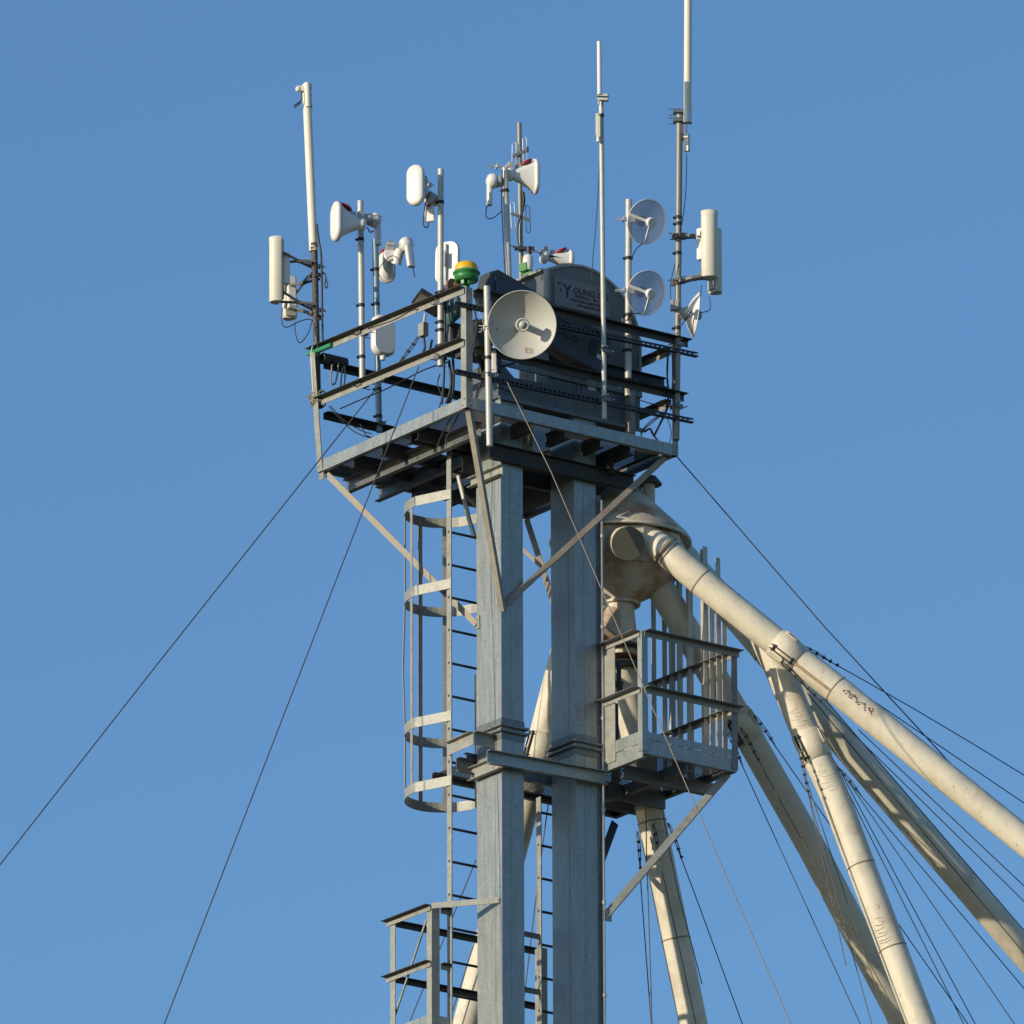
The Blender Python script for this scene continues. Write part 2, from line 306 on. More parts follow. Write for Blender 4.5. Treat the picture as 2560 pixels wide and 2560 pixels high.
# ------------------------------------------------------------------ belt guard and drive
gpts = [(1225, 679), (1247, 673), (1300, 704), (1372, 748), (1464, 800), (1530, 846), (1524, 895), (1510, 936), (1440, 900), (1365, 856), (1290, 812), (1236, 770), (1219, 735), (1219, 706)]
YG = 0.13
guard = thing('belt_guard', (0.9, 0.2, 0.4), 'dark sloping belt guard box in front of the arched elevator head', 'belt guard')
gm = MB(); gm.prism([PY(x, y, YG) for x, y in gpts], (0, 0.16, 0)); gm.build('guard_shell', GUARDM, guard, bevel=0.012)
gl = MB()
for a, b in (((1240, 690), (1236, 760)), ((1247, 676), (1262, 700))): gl.bar(PY(*a, YG - 0.004), PY(*b, YG - 0.004), 0.006, 0.008, (0, -1, 0))
gl.bar(PY(1392, 790, YG - 0.004), PY(1452, 826, YG - 0.004), 0.004, 0.006, (0, 0, 1))
gl.build('panel_joint', DARKM, guard)
vs = MB()
for k in range(3): vs.bar(PY(1481 + 7.5 * k, 846 + 2 * k, YG - 0.003), PY(1471 + 7.5 * k, 886 + 2 * k, YG - 0.003), 0.004, 0.011, (1, 0, 0))
vs.build('vent_slot', LETTER, guard)
gd = (PY(1464, 800, YG) - PY(1372, 748, YG)).normalized()
text('brand_lettering', 'GCO', PY(1392, 829, YG - 0.003), gd, (0, 0, 1), 0.085, LETTER, guard, sx=1.25)
sk2 = MB(); c0 = PY(1502, 885, YG - 0.003); sk2.box(c0, 0.075, 0.004, 0.11, gd, (0, 0, 1)); sk2.build('caution_label', STICK, guard)
motor = thing('electric_motor', (0.45, 0.42, 0.02), 'dark finned drive motor crowded behind the front corner post', 'motor')
mo = MB(); mc = V((0.43, 0.32, 0.76)); mo.lathe(mc, (0, 1, 0), [(0.09, 0), (0.135, 0.01), (0.135, 0.22), (0.10, 0.25)], 20)
for k in range(16):
    a = 2 * math.pi * k / 16; d = V((math.cos(a), 0, math.sin(a))); mo.box(mc + d * 0.14 + V((0, 0.115, 0)), 0.02, 0.008, 0.19, d, (0, 1, 0))
mo.build('motor_body', GUARDM, motor)
mb = MB(); mb.mm((0.30, 0.31, 0.57), (0.605, 0.58, 0.61)); mb.mm((0.56, 0.30, 0.42), (0.605, 0.34, 0.57)); mb.mm((0.56, 0.54, 0.42), (0.605, 0.58, 0.57)); mb.build('motor_base', DARKM, motor)
mj = MB(); mj.mm((0.27, 0.36, 0.72), (0.31, 0.48, 0.84)); mj.build('terminal_box', DARKM, motor)
red = thing('gear_reducer', (0.25, 0.40, 0.62), 'dark gear reducer with a teal drum and brown cap under the green and yellow receiver', 'gear reducer')
rb = MB(); rb.mm((0.26, 0.60, 0.66), (0.60, 0.82, 0.93)); rb.build('gear_case', GUARDM, red, bevel=0.03)
c0 = PX(1126, 770, 0.20); rb = MB(); rb.lathe(c0, (-1, 0.2, 0), [(0.07, -0.1), (0.15, -0.02), (0.16, 0.02), (0.05, 0.05)], 24); rb.build('teal_drum', TEAL, red)
c0 = PX(1132, 716, 0.18); rb = MB(); rb.lathe(c0, (-1, 0.3, 0), [(0.07, -0.06), (0.07, 0.03), (0.02, 0.06)], 16); rb.build('brown_cap', COPPER, red)
rb = MB(); rb.tube(curve([PY(1185, 730, 0.10), PY(1196, 745, 0.10), PY(1200, 765, 0.12)]), 0.035, 10); rb.tube([PY(1206, 752, 0.12), PY(1216, 757, 0.12)], 0.03, 10); rb.build('oil_hose', GREYP, red)

# ------------------------------------------------------------------ top service platform
LX, LY = 2.34, 2.26; FZ = -0.105
plat = thing('service_platform', (LX / 2, LY / 2, FZ), 'square steel service platform with handrails round the elevator head', 'platform')
def fascia(a, b, inw, par, h=0.105, fl=0.045, z=0.0, m=GALV, name='edge_channel'):
    f = MB(); f.chan(V((a[0], a[1], z)), V((b[0], b[1], z)), (0, 0, -1), inw, h, fl); return f.build(name, m, par)
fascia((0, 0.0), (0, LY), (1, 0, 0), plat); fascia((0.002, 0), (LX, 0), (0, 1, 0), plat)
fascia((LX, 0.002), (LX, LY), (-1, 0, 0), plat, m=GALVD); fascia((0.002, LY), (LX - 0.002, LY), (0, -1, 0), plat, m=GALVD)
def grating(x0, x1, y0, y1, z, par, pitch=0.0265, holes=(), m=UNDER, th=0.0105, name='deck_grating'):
    b = MB()
    def put(p, q):
        b.bar(p, q, th, 0.003, (0, 0, 1))
    def clear(x, y): return not any(hx0 < x < hx1 and hy0 < y < hy1 for hx0, hx1, hy0, hy1 in holes)
    n = int((x1 - x0) / pitch)
    for i in range(n + 1):
        x = x0 + i * pitch; ys = [y0, y1]; seg = [(y0, y1)]
        for hx0, hx1, hy0, hy1 in holes:
            if hx0 < x < hx1: seg = [s for a, c in seg for s in ((a, min(c, hy0)), (max(a, hy1), c)) if s[1] - s[0] > 0.02]
        for a, c in seg: put((x, a, z), (x, c, z))
    n = int((y1 - y0) / pitch)
    for i in range(n + 1):
        y = y0 + i * pitch; seg = [(x0, x1)]
        for hx0, hx1, hy0, hy1 in holes:
            if hy0 < y < hy1: seg = [s for a, c in seg for s in ((a, min(c, hx0)), (max(a, hx1), c)) if s[1] - s[0] > 0.02]
        for a, c in seg: put((a, y, z + 0.0035), (c, y, z + 0.0035))
    return b.build(name, m, par)
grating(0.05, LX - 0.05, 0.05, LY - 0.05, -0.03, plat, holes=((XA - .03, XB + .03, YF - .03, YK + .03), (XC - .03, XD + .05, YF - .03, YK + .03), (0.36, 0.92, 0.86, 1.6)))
def joist(a, b, h, inw, par=plat, m=GRIMESHADE, name='joist', fl=0.05):
    f = MB(); f.chan(a, b, (0, 0, -1), inw, h, fl); return f.build(name, m, par)
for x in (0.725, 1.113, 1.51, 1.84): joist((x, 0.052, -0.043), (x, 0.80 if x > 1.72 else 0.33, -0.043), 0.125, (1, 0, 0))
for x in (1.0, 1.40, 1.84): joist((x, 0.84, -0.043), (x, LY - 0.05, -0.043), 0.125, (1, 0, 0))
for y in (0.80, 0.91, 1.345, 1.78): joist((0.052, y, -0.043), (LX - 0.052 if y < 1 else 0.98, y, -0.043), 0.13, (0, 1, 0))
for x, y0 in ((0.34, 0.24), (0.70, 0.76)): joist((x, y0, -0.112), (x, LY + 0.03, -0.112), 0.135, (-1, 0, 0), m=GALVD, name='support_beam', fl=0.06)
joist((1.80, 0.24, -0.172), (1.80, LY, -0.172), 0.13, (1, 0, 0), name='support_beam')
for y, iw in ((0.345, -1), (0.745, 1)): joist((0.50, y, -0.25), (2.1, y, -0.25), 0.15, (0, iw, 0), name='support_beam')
cl = MB(); cl.chan((XA - 0.012, YF - 0.05, -0.44), (XA - 0.012, YK + 0.06, -0.44), (0, 0, -1), (-1, 0, 0), 0.09, 0.05); cl.build('leg_clamp', RAILM, plat)
# posts
def post(a, b, U, W, wu=0.07, ww=0.08, par=plat, m=RAILM):
    f = MB(); f.angle(a, b, U, W, wu, ww); 
    return f.build('post', m, par)
zt = PX(1165, 717, 0).z; zm = PX(1165, 848, 0).z
post((-0.004, -0.004, FZ), (-0.004, -0.004, zt), (1, 0, 0), (0, 1, 0))
lt = PY(777, 885, LY); lb = V((-0.004, LY + 0.004, FZ))
post(lb, V((lt.x - 0.01, LY + 0.004, lt.z)), (1, 0, 0), (0, -1, 0), 0.06, 0.075)
post((LX + 0.004, -0.004, FZ), (LX + 0.004, -0.004, 0.98), (-1, 0, 0), (0, 1, 0), 0.06, 0.07)
post((LX + 0.004, LY + 0.004, FZ), (LX + 0.004, LY + 0.004, 0.98), (-1, 0, 0), (0, -1, 0))
bt = MB(); bolts(bt, [(-0.004, 0.02, -0.02), (-0.004, 0.05, -0.075), (-0.004, 0.03, zt - 0.03), (-0.004, 0.055, zt - 0.04), (-0.004, 0.03, zm - 0.03), (-0.004, 0.055, zm - 0.04), (-0.004, LY - 0.02, -0.06), (-0.004, LY - 0.05, 0.0)], (-1, 0, 0), 0.007, 0.006)
bolts(bt, [(0.03, -0.004, -0.03), (0.05, -0.004, -0.08), (LX - 0.02, -0.004, -0.03), (LX - 0.03, -0.004, -0.08)], (0, -1, 0), 0.007, 0.006); bt.build('bolt', DARKM, plat)
def rail(a, b, out, par=plat, m=RAILM, name='handrail', h=0.062, fl=0.075, mf=None):
    a = V(a); b = V(b); out = V(out); f = MB(); f.prof(a - UP * .0062, b - UP * .0062, [(0, 0), (h - .006, 0), (h - .006, .006), (0, .006)], (0, 0, -1), out); o = f.build(name, m, par)
    f = MB(); f.prof(a, b, [(0, -.001), (.006, -.001), (.006, fl), (0, fl)], (0, 0, -1), out); f.build('rail_flange', mf or GRIMESHADE, o); return o  # flange coloured darker than the plate to carry its underside shade
rail((-0.011, 0.012, zt), (-0.011, LY + 0.09, PX(775, 878, 0).z), (-1, 0, 0))
rail((-0.011, 0.012, zm), (-0.011, LY + 0.02, PX(795, 1001, 0).z), (-1, 0, 0))
zr1 = PY(1388, 775, 0).z; zr2 = PY(1400, 918, 0).z
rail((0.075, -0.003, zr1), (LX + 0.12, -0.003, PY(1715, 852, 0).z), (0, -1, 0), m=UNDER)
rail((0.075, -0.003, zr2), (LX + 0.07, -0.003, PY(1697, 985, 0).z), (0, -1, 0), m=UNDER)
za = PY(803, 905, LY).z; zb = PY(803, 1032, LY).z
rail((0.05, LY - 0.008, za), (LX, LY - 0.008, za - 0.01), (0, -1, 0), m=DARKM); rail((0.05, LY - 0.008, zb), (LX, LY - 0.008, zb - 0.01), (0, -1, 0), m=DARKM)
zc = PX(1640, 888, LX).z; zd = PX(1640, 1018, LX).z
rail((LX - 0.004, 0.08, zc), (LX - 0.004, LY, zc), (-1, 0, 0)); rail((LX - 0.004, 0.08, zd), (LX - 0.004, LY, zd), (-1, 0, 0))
# toe plates seen on the far right inside
tp = MB(); tp.mm((LX - 0.02, 0.30, 0.003), (LX - 0.014, 0.62, 0.12)); tp.build('toe_plate', RAILM, plat)
ip = MB(); p0 = PX(1545, 1060, 2.0); ip.angle((2.02, 0.28, 0.0), (2.02, 0.28, 0.62), (1, 0, 0), (0, 1, 0), 0.06, 0.07); ip.build('stub_post', RAILM, plat)
# slotted strut rails lashed outside the front posts
def strut(a, b, par=plat):
    f = MB(); a = V(a); b = V(b); U = V((0, 0, -1)); W = V((0, 1, 0))
    f.prof(a, b, [(0, 0), (.012, 0), (.012, .004), (.004, .004), (.004, .041), (0, .041)], U, W); f.prof(a, b, [(.041, 0), (.029, 0), (.029, .004), (.037, .004), (.037, .041), (.041, .041)], U, W)
    L = (b - a).length; n = int(L / 0.052); d = (b - a) / L
    for i in range(n):
        c0 = a + d * (i * 0.052); f.prof(c0, c0 + d * 0.024, [(.0121, .0004), (.0289, .0004), (.0289, .0036), (.0121, .0036)], U, W)
    f.prof(a, a + d * (L * 0.6), [(.005, .030), (.036, .030), (.036, .034), (.005, .034)], U, W)   # cable lying in the channel
    return f.build('strut_rail', DARKM, par)
strut(PY(1143, 752, -0.055), PY(1746, 881, -0.055)); strut(PY(1142, 922, -0.055), PY(1735, 1046, -0.055))
# knee braces
def brace(a, b, N, m=BRACEM, par=plat, w1=0.06, w2=0.04, name='knee_brace'):
    a = V(a); b = V(b); d = (b - a).normalized(); N = V(N); N = (N - d * N.dot(d)).normalized(); U = d.cross(N)
    if U.z < 0: U = -U
    f = MB(); f.angle(a - U * w1 / 2, b - U * w1 / 2, U, -N, w1, w2); return f.build(name, m, par)
def gusset(c, n, par, sx=0.08, sz=0.12):
    f = MB(); f.box(c, 0.008, sx, sz, n, (0, 0, 1)); bolts(f, [V(c) + V(n) * 0.004 + UP * k for k in (-0.03, 0.03)], n, 0.008, 0.008); return f.build('gusset', RAILM, par)
brace((0.055, 0.06, FZ - 0.01), V((XA - 0.005, YF - 0.01, PY(1258, 1531, YF).z)), (-1, -.25, 0), w1=0.056)
brace(V((LX - 0.10, 0.05, FZ - 0.01)), V((XA + 0.01, YF - 0.02, PY(1262, 1516, YF).z)), (-.35, -1, .3), RUSTBR, w1=0.05)
brace(V((0.05, LY - 0.06, FZ - 0.02)), V((XA - 0.02, YK - 0.02, PX(1181, 1567, XA).z)), (-1, -.3, 0), w1=0.055)
brace(V((LX - 0.06, LY - 0.06, FZ - 0.02)), V((XD + 0.02, YK, -2.0)), (-1, -.3, 0))
brace(V((1.2, 1.75, -0.18)), V((1.42, 0.76, -1.15)), (-1, -.3, 0), w1=0.035, w2=0.03)
gusset(V((XA - 0.008, YK - 0.03, PX(1187, 1560, XA).z)), (-1, 0, 0), plat, 0.05)
gp = MB(); c0 = PX(804, 1190, 0.02); gp.box(c0, 0.006, 0.07, 0.07, (-1, 0, 0)); gp.build('gusset', BRACEM, plat)
# lit conduit behind the near leg
cd = MB(); cd.tube([P(1146, 1190, DEP(.5, 1.0)), P(1172, 1296, DEP(.5, 1.0)), P(1186, 1342, DEP(.5, 1.0))], 0.021, 8); tag(cd.build('conduit_pipe', PIPE), 'light grey slanted conduit pipe between the caged ladder and the near leg', 'pipe')

# ------------------------------------------------------------------ ladders
def ladder(name, x0, x1, y, ztop, zbot, label, zr, sw=0.068):
    t = thing(name, ((x0 + x1) / 2, y, zbot), label, 'ladder')
    for x in (x0, x1):
        f = MB(); f.mm((x - 0.005, y - sw / 2, zbot), (x + 0.005, y + sw / 2, ztop))
        f.mm((x - 0.0, y + sw / 2 - 0.008, zbot), (x + (0.03 if x == x0 else -0.03), y + sw / 2 - 0.001, ztop)) if False else None
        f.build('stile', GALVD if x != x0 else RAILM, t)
    z = zr
    while z > zbot:
        if z < ztop: 
            f = MB(); f.tube([(x0 - 0.008, y, z), (x1 + 0.008, y, z)], 0.0125, 8); f.build('rung', DARKM, t)
        z -= 0.305
    return t
LYY = 0.86; lx0 = (1121 - 1166) / 283 / RT.x + LYY * 0.593 / 0.805
zr = PY(1160, 1338, LYY).z
lad = ladder('caged_ladder', lx0, lx0 + 0.47, LYY, 0.05, -7.2, 'grey caged ladder rising to the top platform behind the near leg', zr)
def upath(k=20):
    xc = lx0 + 0.235; pts = [V((lx0 - 0.005, LYY - 0.03, 0))]
    pts += [V((xc - 0.37 * math.cos(math.pi * i / k), LYY + 0.33 + 0.44 * math.sin(math.pi * i / k), 0)) for i in range(k + 1)]
    pts += [V((lx0 + 0.475, LYY - 0.03, 0))]; return pts
UPTH = upath()
def hoop(z, bh=0.09):
    f = MB(); pts = UPTH
    for i in range(len(pts) - 1):
        a, b = pts[i] + UP * z, pts[i + 1] + UP * z; f.box((a + b) / 2, (b - a).length + 0.003, 0.006, bh, b - a)
    return f.build('cage_hoop', RAILM, lad)
hz = [PY(1120, 1236, LYY).z, PY(1120, 1460, LYY).z, PY(1120, 1790, LYY).z, PY(1120, 1952, LYY).z]
for z in hz: hoop(z)
def cbar(i, j=0.0, bulge=0.0):
    p = UPTH[i] ; n = (p - V((lx0 + 0.235, LYY + 0.34, 0))).normalized(); d = V((-n.y, n.x, 0))
    f = MB(); zs = [hz[0] + 0.045, hz[1], (hz[1] + hz[2]) / 2, hz[2], hz[3] - 0.045]
    for k in range(4):
        o0 = p - n * 0.005 + n * (bulge if k == 2 else 0) + UP * zs[k]; o1 = p - n * 0.005 + n * (bulge if k == 1 else 0) + UP * zs[k + 1]
        f.box((o0 + o1) / 2, (o1 - o0).length, 0.006, 0.045, o1 - o0, d)
    return f.build('cage_bar', RAILM, lad)
cbar(2); cbar(6, bulge=0.02); cbar(11); cbar(15)
# stile joint plates and spacer angle
f = MB(); a = PX(1170, 1670, XA + 0.1); f.angle((0.70, YK + 0.05, PY(1170, 2005, YK).z), (0.70, YK + 0.05, PY(1170, 1672, YK).z), (0, 1, 0), (1, 0, 0), 0.065, 0.04); f.build('splice_angle', RAILM, lad)

X2 = (1344 - 1166) / 283 / RT.x + 1.02 * 0.593 / 0.805
z2 = PY(1347, 1993, 1.02).z
ladder('access_ladder', X2, X2 + 0.43, 1.02, z2, -7.2, 'plain ladder hanging under the side landing, seen between the two legs', PY(1360, 2033, 1.02).z)

# ------------------------------------------------------------------ landing beside the far leg (right)
RY0, RY1 = -0.22, 1.56
RX0 = PY(1607, 1890, RY0).x; RX1 = PY(1842, 1925, RY0).x
zl = PY(1608, 1868, RY0).z            # deck underside level at its front corner
land = thing('rest_platform', (2.3, 0.7, zl), 'small railed landing right of the far leg with tall upright bars', 'platform')
zl += 0.02
fascia((RX0, RY0), (RX0, YF), (1, 0, 0), land, 0.13, z=zl + 0.02); fascia((RX0 + .002, RY0), (RX1, RY0), (0, 1, 0), land, 0.13, z=zl + 0.06)
fascia((RX1, RY0 + .002), (RX1, RY1), (-1, 0, 0), land, 0.07, z=zl + 0.0, m=GALVD); fascia((0.75, RY1), (RX1 - .002, RY1), (0, -1, 0), land, 0.07, z=zl, m=GALVD)
tk = MB(); tk.mm((RX0 - 0.006, RY0 + 0.002, zl + 0.025), (RX0, YF, zl + 0.135)); tk.mm((RX0, RY0 - 0.006, zl + 0.064), (RX1, RY0, zl + 0.13)); tk.build('toe_board', GALV, land)
grating(RX0 + 0.02, RX1 - 0.01, RY0 + 0.02, RY1 - 0.01, zl - 0.02, land, 0.03)
grating(0.76, RX0, 0.80, RY1 - 0.01, zl - 0.02, land, 0.03)
bm = MB(); bm.chan((XA - 0.40, YF - 0.012, zl + 0.02), (RX0 + 0.0, YF - 0.012, zl + 0.02), (0, 0, -1), (0, -1, 0), 0.145, 0.05) if False else None
a = PY(1217, 1882, YF - 0.05); b = PY(1512, 1936, YF - 0.05)
bm = MB(); bm.chan(a + UP * 0.02, b + UP * 0.02, (0, 0, -1), (0, -1, 0), 0.125, 0.055); bm.build('front_beam', GALV, land)
bm = MB(); bm.chan((0.55, YK + 0.03, zl - 0.04), (2.75, YK + 0.03, zl - 0.04), (0, 0, -1), (0, 1, 0), 0.14, 0.05); bm.build('rear_beam', GALVD, land)
bm = MB(); bm.chan((RX0 + 0.1, 0.2, zl - 0.055), (RX1 + 0.06, 0.2, zl - 0.055), (0, 0, -1), (0, 1, 0), 0.12, 0.05); bm.build('joist', GALVD, land)
bm = MB(); bm.chan((2.28, RY0 + 0.05, zl - 0.034), (2.28, RY1, zl - 0.034), (0, 0, -1), (1, 0, 0), 0.10, 0.05); bm.build('joist', GALVD, land)
bm = MB(); bm.chan((1.9, 1.1, zl - 0.034), (2.75, 1.1, zl - 0.034), (0, 0, -1), (0, 1, 0), 0.12, 0.05); bm.build('joist', GALVD, land)
# channels hugging the near leg
p0 = PX(1178, 1930, XA - 0.03); p1 = PX(1258, 1897, XA - 0.03)
bm = MB(); bm.chan(p0 + UP * 0.03, p1 + UP * 0.03, (0, 0, -1), (-1, 0, 0), 0.12, 0.045); bm.build('leg_clamp', RAILM, land)
p0 = PX(1086, 1868, lx0 + 0.0); 
sx = MB(); p0 = PX(1122, 1858, lx0 - 0.02); p1 = PX(1184, 1830, lx0 - 0.02)
sx.angle(p0, p1, (0, 0, -1), (-1, 0, 0), 0.115, 0.05); sx.angle(p1 + V((0.0, 0.0, 0)), p1 + V((0.22, 0, 0.0)), (0, 0, -1), (0, -1, 0), 0.115, 0.05); sx.build('ladder_tie', RAILM, land)
sx = MB(); a = PY(1140, 1895, YK + 0.04); sx.chan(a, a + V((0.30, 0, 0)), (0, 0, -1), (0, -1, 0), 0.125, 0.05); sx.build('beam_stub', GALVD, land)
zt1 = PY(1606, 1577, RY0).z; zt2 = PY(1606, 1718, RY0).z
def post2(x, y, U, W, top, m=RAILM, wu=0.065, ww=0.065):
    f = MB(); f.angle((x, y, zl - 0.05), (x, y, top), U, W, wu, ww); f.build('post', m, land)
post2(RX0 - 0.010, RY0 - 0.010, (1, 0, 0), (0, 1, 0), zt1, GALV); post2(RX1 + 0.008, RY0 - 0.010, (-1, 0, 0), (0, 1, 0), zt1 - 0.0, GALVD)
post2(RX0 - 0.010, YF - 0.03, (1, 0, 0), (0, -1, 0), zt1, RAILM, 0.05, 0.16)
post2(RX1 + 0.004, RY1, (-1, 0, 0), (0, -1, 0), zt1)
for z in (zt1, zt2):
    rail((RX0 - 0.017, RY0 + 0.01, z), (RX0 - 0.017, YF, z - 0.0), (-1, 0, 0), land, RAILM, h=0.05, mf=GALVD); rail((RX0 + 0.012, RY0 - 0.017, z), (RX1 + 0.025, RY0 - 0.017, z - 0.005), (0, -1, 0), land, RAILM, h=0.055, mf=GALVD)
    rail((RX1 - 0.01, RY0 + 0.05, z - 0.01), (RX1 - 0.01, RY1, z - 0.01), (-1, 0, 0), land, RAILM, h=0.05, mf=GALVD)
BARM = mat('pale_galvanized_bar', (0.50, 0.48, 0.42), 0.55, 0.15, 0.2, 9, (0.30, 0.22, 0.13), 0.6)
for px, w_, top in ((1820, 0.05, 1560), (1788, 0.06, 1500), (1804, 0.055, 1396), (1772, 0.10, 1368), (1735, 0.095, 1400), (1708, 0.08, 1350), (1690, 0.09, 1395), (1669, 0.06, 1384), (1643, 0.06, 1500)):
    yy = RY0 + (1842 - px) / 168.0; p = PX(px, top, RX1)
    f = MB(); f.angle((RX1 - 0.016, p.y, zl), (RX1 - 0.016, p.y, p.z), (0, 1, 0), (-1, 0, 0), w_, 0.05); f.build('upright_bar', BARM, land)
brace(V((RX1 - 0.04, RY0 + 0.08, zl - 0.06)), V((XD + 0.06, YF - 0.02, PY(1516, 2292, YF).z)), (-.4, -1, .4), RAILM, land, 0.062, 0.05)
gusset(V((XD + 0.075, YF - 0.03, PY(1508, 2290, YF).z)), (0, -1, 0), land, 0.10, 0.10)
brace(PY(1538, 2056, 1.4), PY(1498, 2165, 0.76), (-.3, -1, 0), DARKM, land, 0.075, 0.05)

# ------------------------------------------------------------------ lower left landing
CX, CY = 0.24, 0.86
low = thing('rest_platform', (0.5, 1.15, -5.2), 'lower left railed landing at the foot of the caged ladder', 'platform')
zf1 = PY(1078, 2262, CY).z; zf2 = PY(1078, 2402, CY).z; zfk = PY(1078, 2533, CY).z
YL = CY + 0.62
f = MB(); f.angle((CX - 0.004, CY - 0.004, zfk - 0.3), (CX - 0.004, CY - 0.004, zf1), (1, 0, 0), (0, 1, 0), 0.085, 0.075); f.build('post', RAILM, low)
f = MB(); f.angle((CX - 0.004, YL, zfk - 0.3), (CX - 0.004, YL, zf1 + 0.0), (1, 0, 0), (0, -1, 0), 0.03, 0.075); f.build('post', RAILM, low)
for z in (zf1, zf2):
    rail((CX - 0.012, CY - 0.0, z), (CX - 0.012, YL + 0.05, z), (-1, 0, 0), low, h=0.05, fl=0.06)
    rail((CX + 0.02, YL - 0.008, z), (1.90, YL - 0.008, z), (0, -1, 0), low, UNDER, h=0.052, fl=0.05)
    rail((CX + 0.09, CY - 0.006, z - 0.01), (lx0 - 0.01, CY - 0.006, z - 0.01), (0, -1, 0), low, GALVD, h=0.055, fl=0.05)
    rail((1.10, 1.0, z - 0.02), (X2, 1.0, z - 0.02), (0, 1, 0), low, GALVD, h=0.05, fl=0.03)
f = MB(); f.mm((CX, CY, zfk - 0.12), (CX + 0.006, YL, zfk)); f.mm((CX + 0.01, CY - 0.003, zfk - 0.12), (lx0, CY + 0.003, zfk - 0.01)); f.build('toe_board', GALV, low)
grating(CX + 0.01, 1.9, CY + 0.01, YL, zfk - 0.13, low, 0.03)
f = MB(); f.bar(PX(1066, 2300, CX + .02), PX(983, 2552, CX + .02), 0.02, 0.012, (1, 0, 0)); f.build('diagonal_strut', RAILM, low)
ta = V((CX - 0.008, CY - 0.01, PX(1078, 2266, CX).z)); tb = V((XA - 0.008, YF + 0.03, PX(1252, 2250, XA).z))
f = MB(); f.box((ta + tb) / 2, (tb - ta).length, 0.008, 0.052, tb - ta); bolts(f, [tb + V((-0.006, 0.01, 0))], (-1, 0, 0), 0.009, 0.008); f.build('tie_bar', RAILM, low)
f = MB(); f.angle((1.72, 1.25, zfk - 0.3), (1.72, 1.25, zf1 - 0.05), (1, 0, 0), (0, 1, 0), 0.07, 0.09); f.build('post', RAILM, low)

# ------------------------------------------------------------------ grain distributor
DX, DY = 2.27, 0.80; dd = DEP(DX, DY)
cx = 1551
def dz(py): return P(cx, py, dd).z
dist = thing('grain_distributor', (DX, DY, dz(1520)), 'rust stained cream grain distributor hanging under the right side of the platform', 'distributor')
dc = P(cx, 1300, dd); dc.z = 0
zr_ = dz(1357); R0 = 0.62; zl_ = dz(1443); zh = dz(1512)
f = MB(); f.lathe(dc, UP, [(R0 + 0.012, zr_), (R0 - 0.004, zr_ + 0.05), (0.20, zr_ + 0.47), (0.20, zr_ + 0.53)], 48); f.build('cone_hood', CREAMD, dist)
f = MB(); f.ring(dc + UP * zr_, UP, R0 + 0.010, 0.014, 56, 6); f.build('rim_band', CREAM, dist)
f = MB(); f.lathe(dc, UP, [(R0 - 0.02, zr_ - 0.012), (R0 - 0.10, zl_)], 9, False, xdir=-FH * .94 - RT * .34); f.build('outlet_drum', CREAMD, dist)
f = MB(); f.lathe(dc, UP, [(R0 - 0.125, zl_ - 0.003), (0.40, zl_ - 0.10), (0.165, zh + 0.03), (0.155, zh)], 48); f.build('lower_hopper', CREAMD, dist)
f = MB(); f.ring(dc + UP * zh, UP, 0.165, 0.014, 36, 6); f.build('outlet_flange', CREAM, dist)
vd = dd - .12; vt = P(1622, 1240, vd); vt.z = 0; zv = P(1622, 1203, vd).z
f = MB(); f.tube([vt + UP * (zr_ + 0.05), vt + UP * (zv - 0.02)], 0.056, 20); f.build('vent_pipe', CREAMD, dist)
f = MB(); f.lathe(vt + UP * zv, UP, [(0.118, -0.035), (0.120, -0.025), (0.07, 0.04), (0.0, 0.05)], 28); f.build('vent_cap', UNDER, dist)
nd = (-FH * 0.80 + RT * 0.22 - UP * 0.30).normalized(); cp = P(1570, 1359, dd - 0.66)
f = MB(); f.lathe(cp, nd, [(0.15, -0.16), (0.15, -0.006), (0.135, 0.0)], 32); f.build('outlet_stub', CREAMD, dist)
f = MB(); f.lathe(cp, nd, [(0.152, -0.004), (0.152, 0.006)], 32, False); f.build('blank_plate', mat('dark_olive_plate', (0.15, 0.14, 0.105), 0.6, 0.1, 0.12, 8), dist)
nk = P(1547, 1512, dd)
f = MB(); f.tube([nk, P(1549, 1545, dd), P(1552, 1575, dd), P(1556, 1600, dd)], [0.14, 0.14, 0.142, 0.135], 24); f.build('neck', CREAM, dist)
f = MB(); f.tube(curve([P(1545, 1530, dd), P(1528, 1556, dd - .05), P(1512, 1590, dd - .1)]), 0.125, 24); f.build('side_elbow', CREAMD, dist)
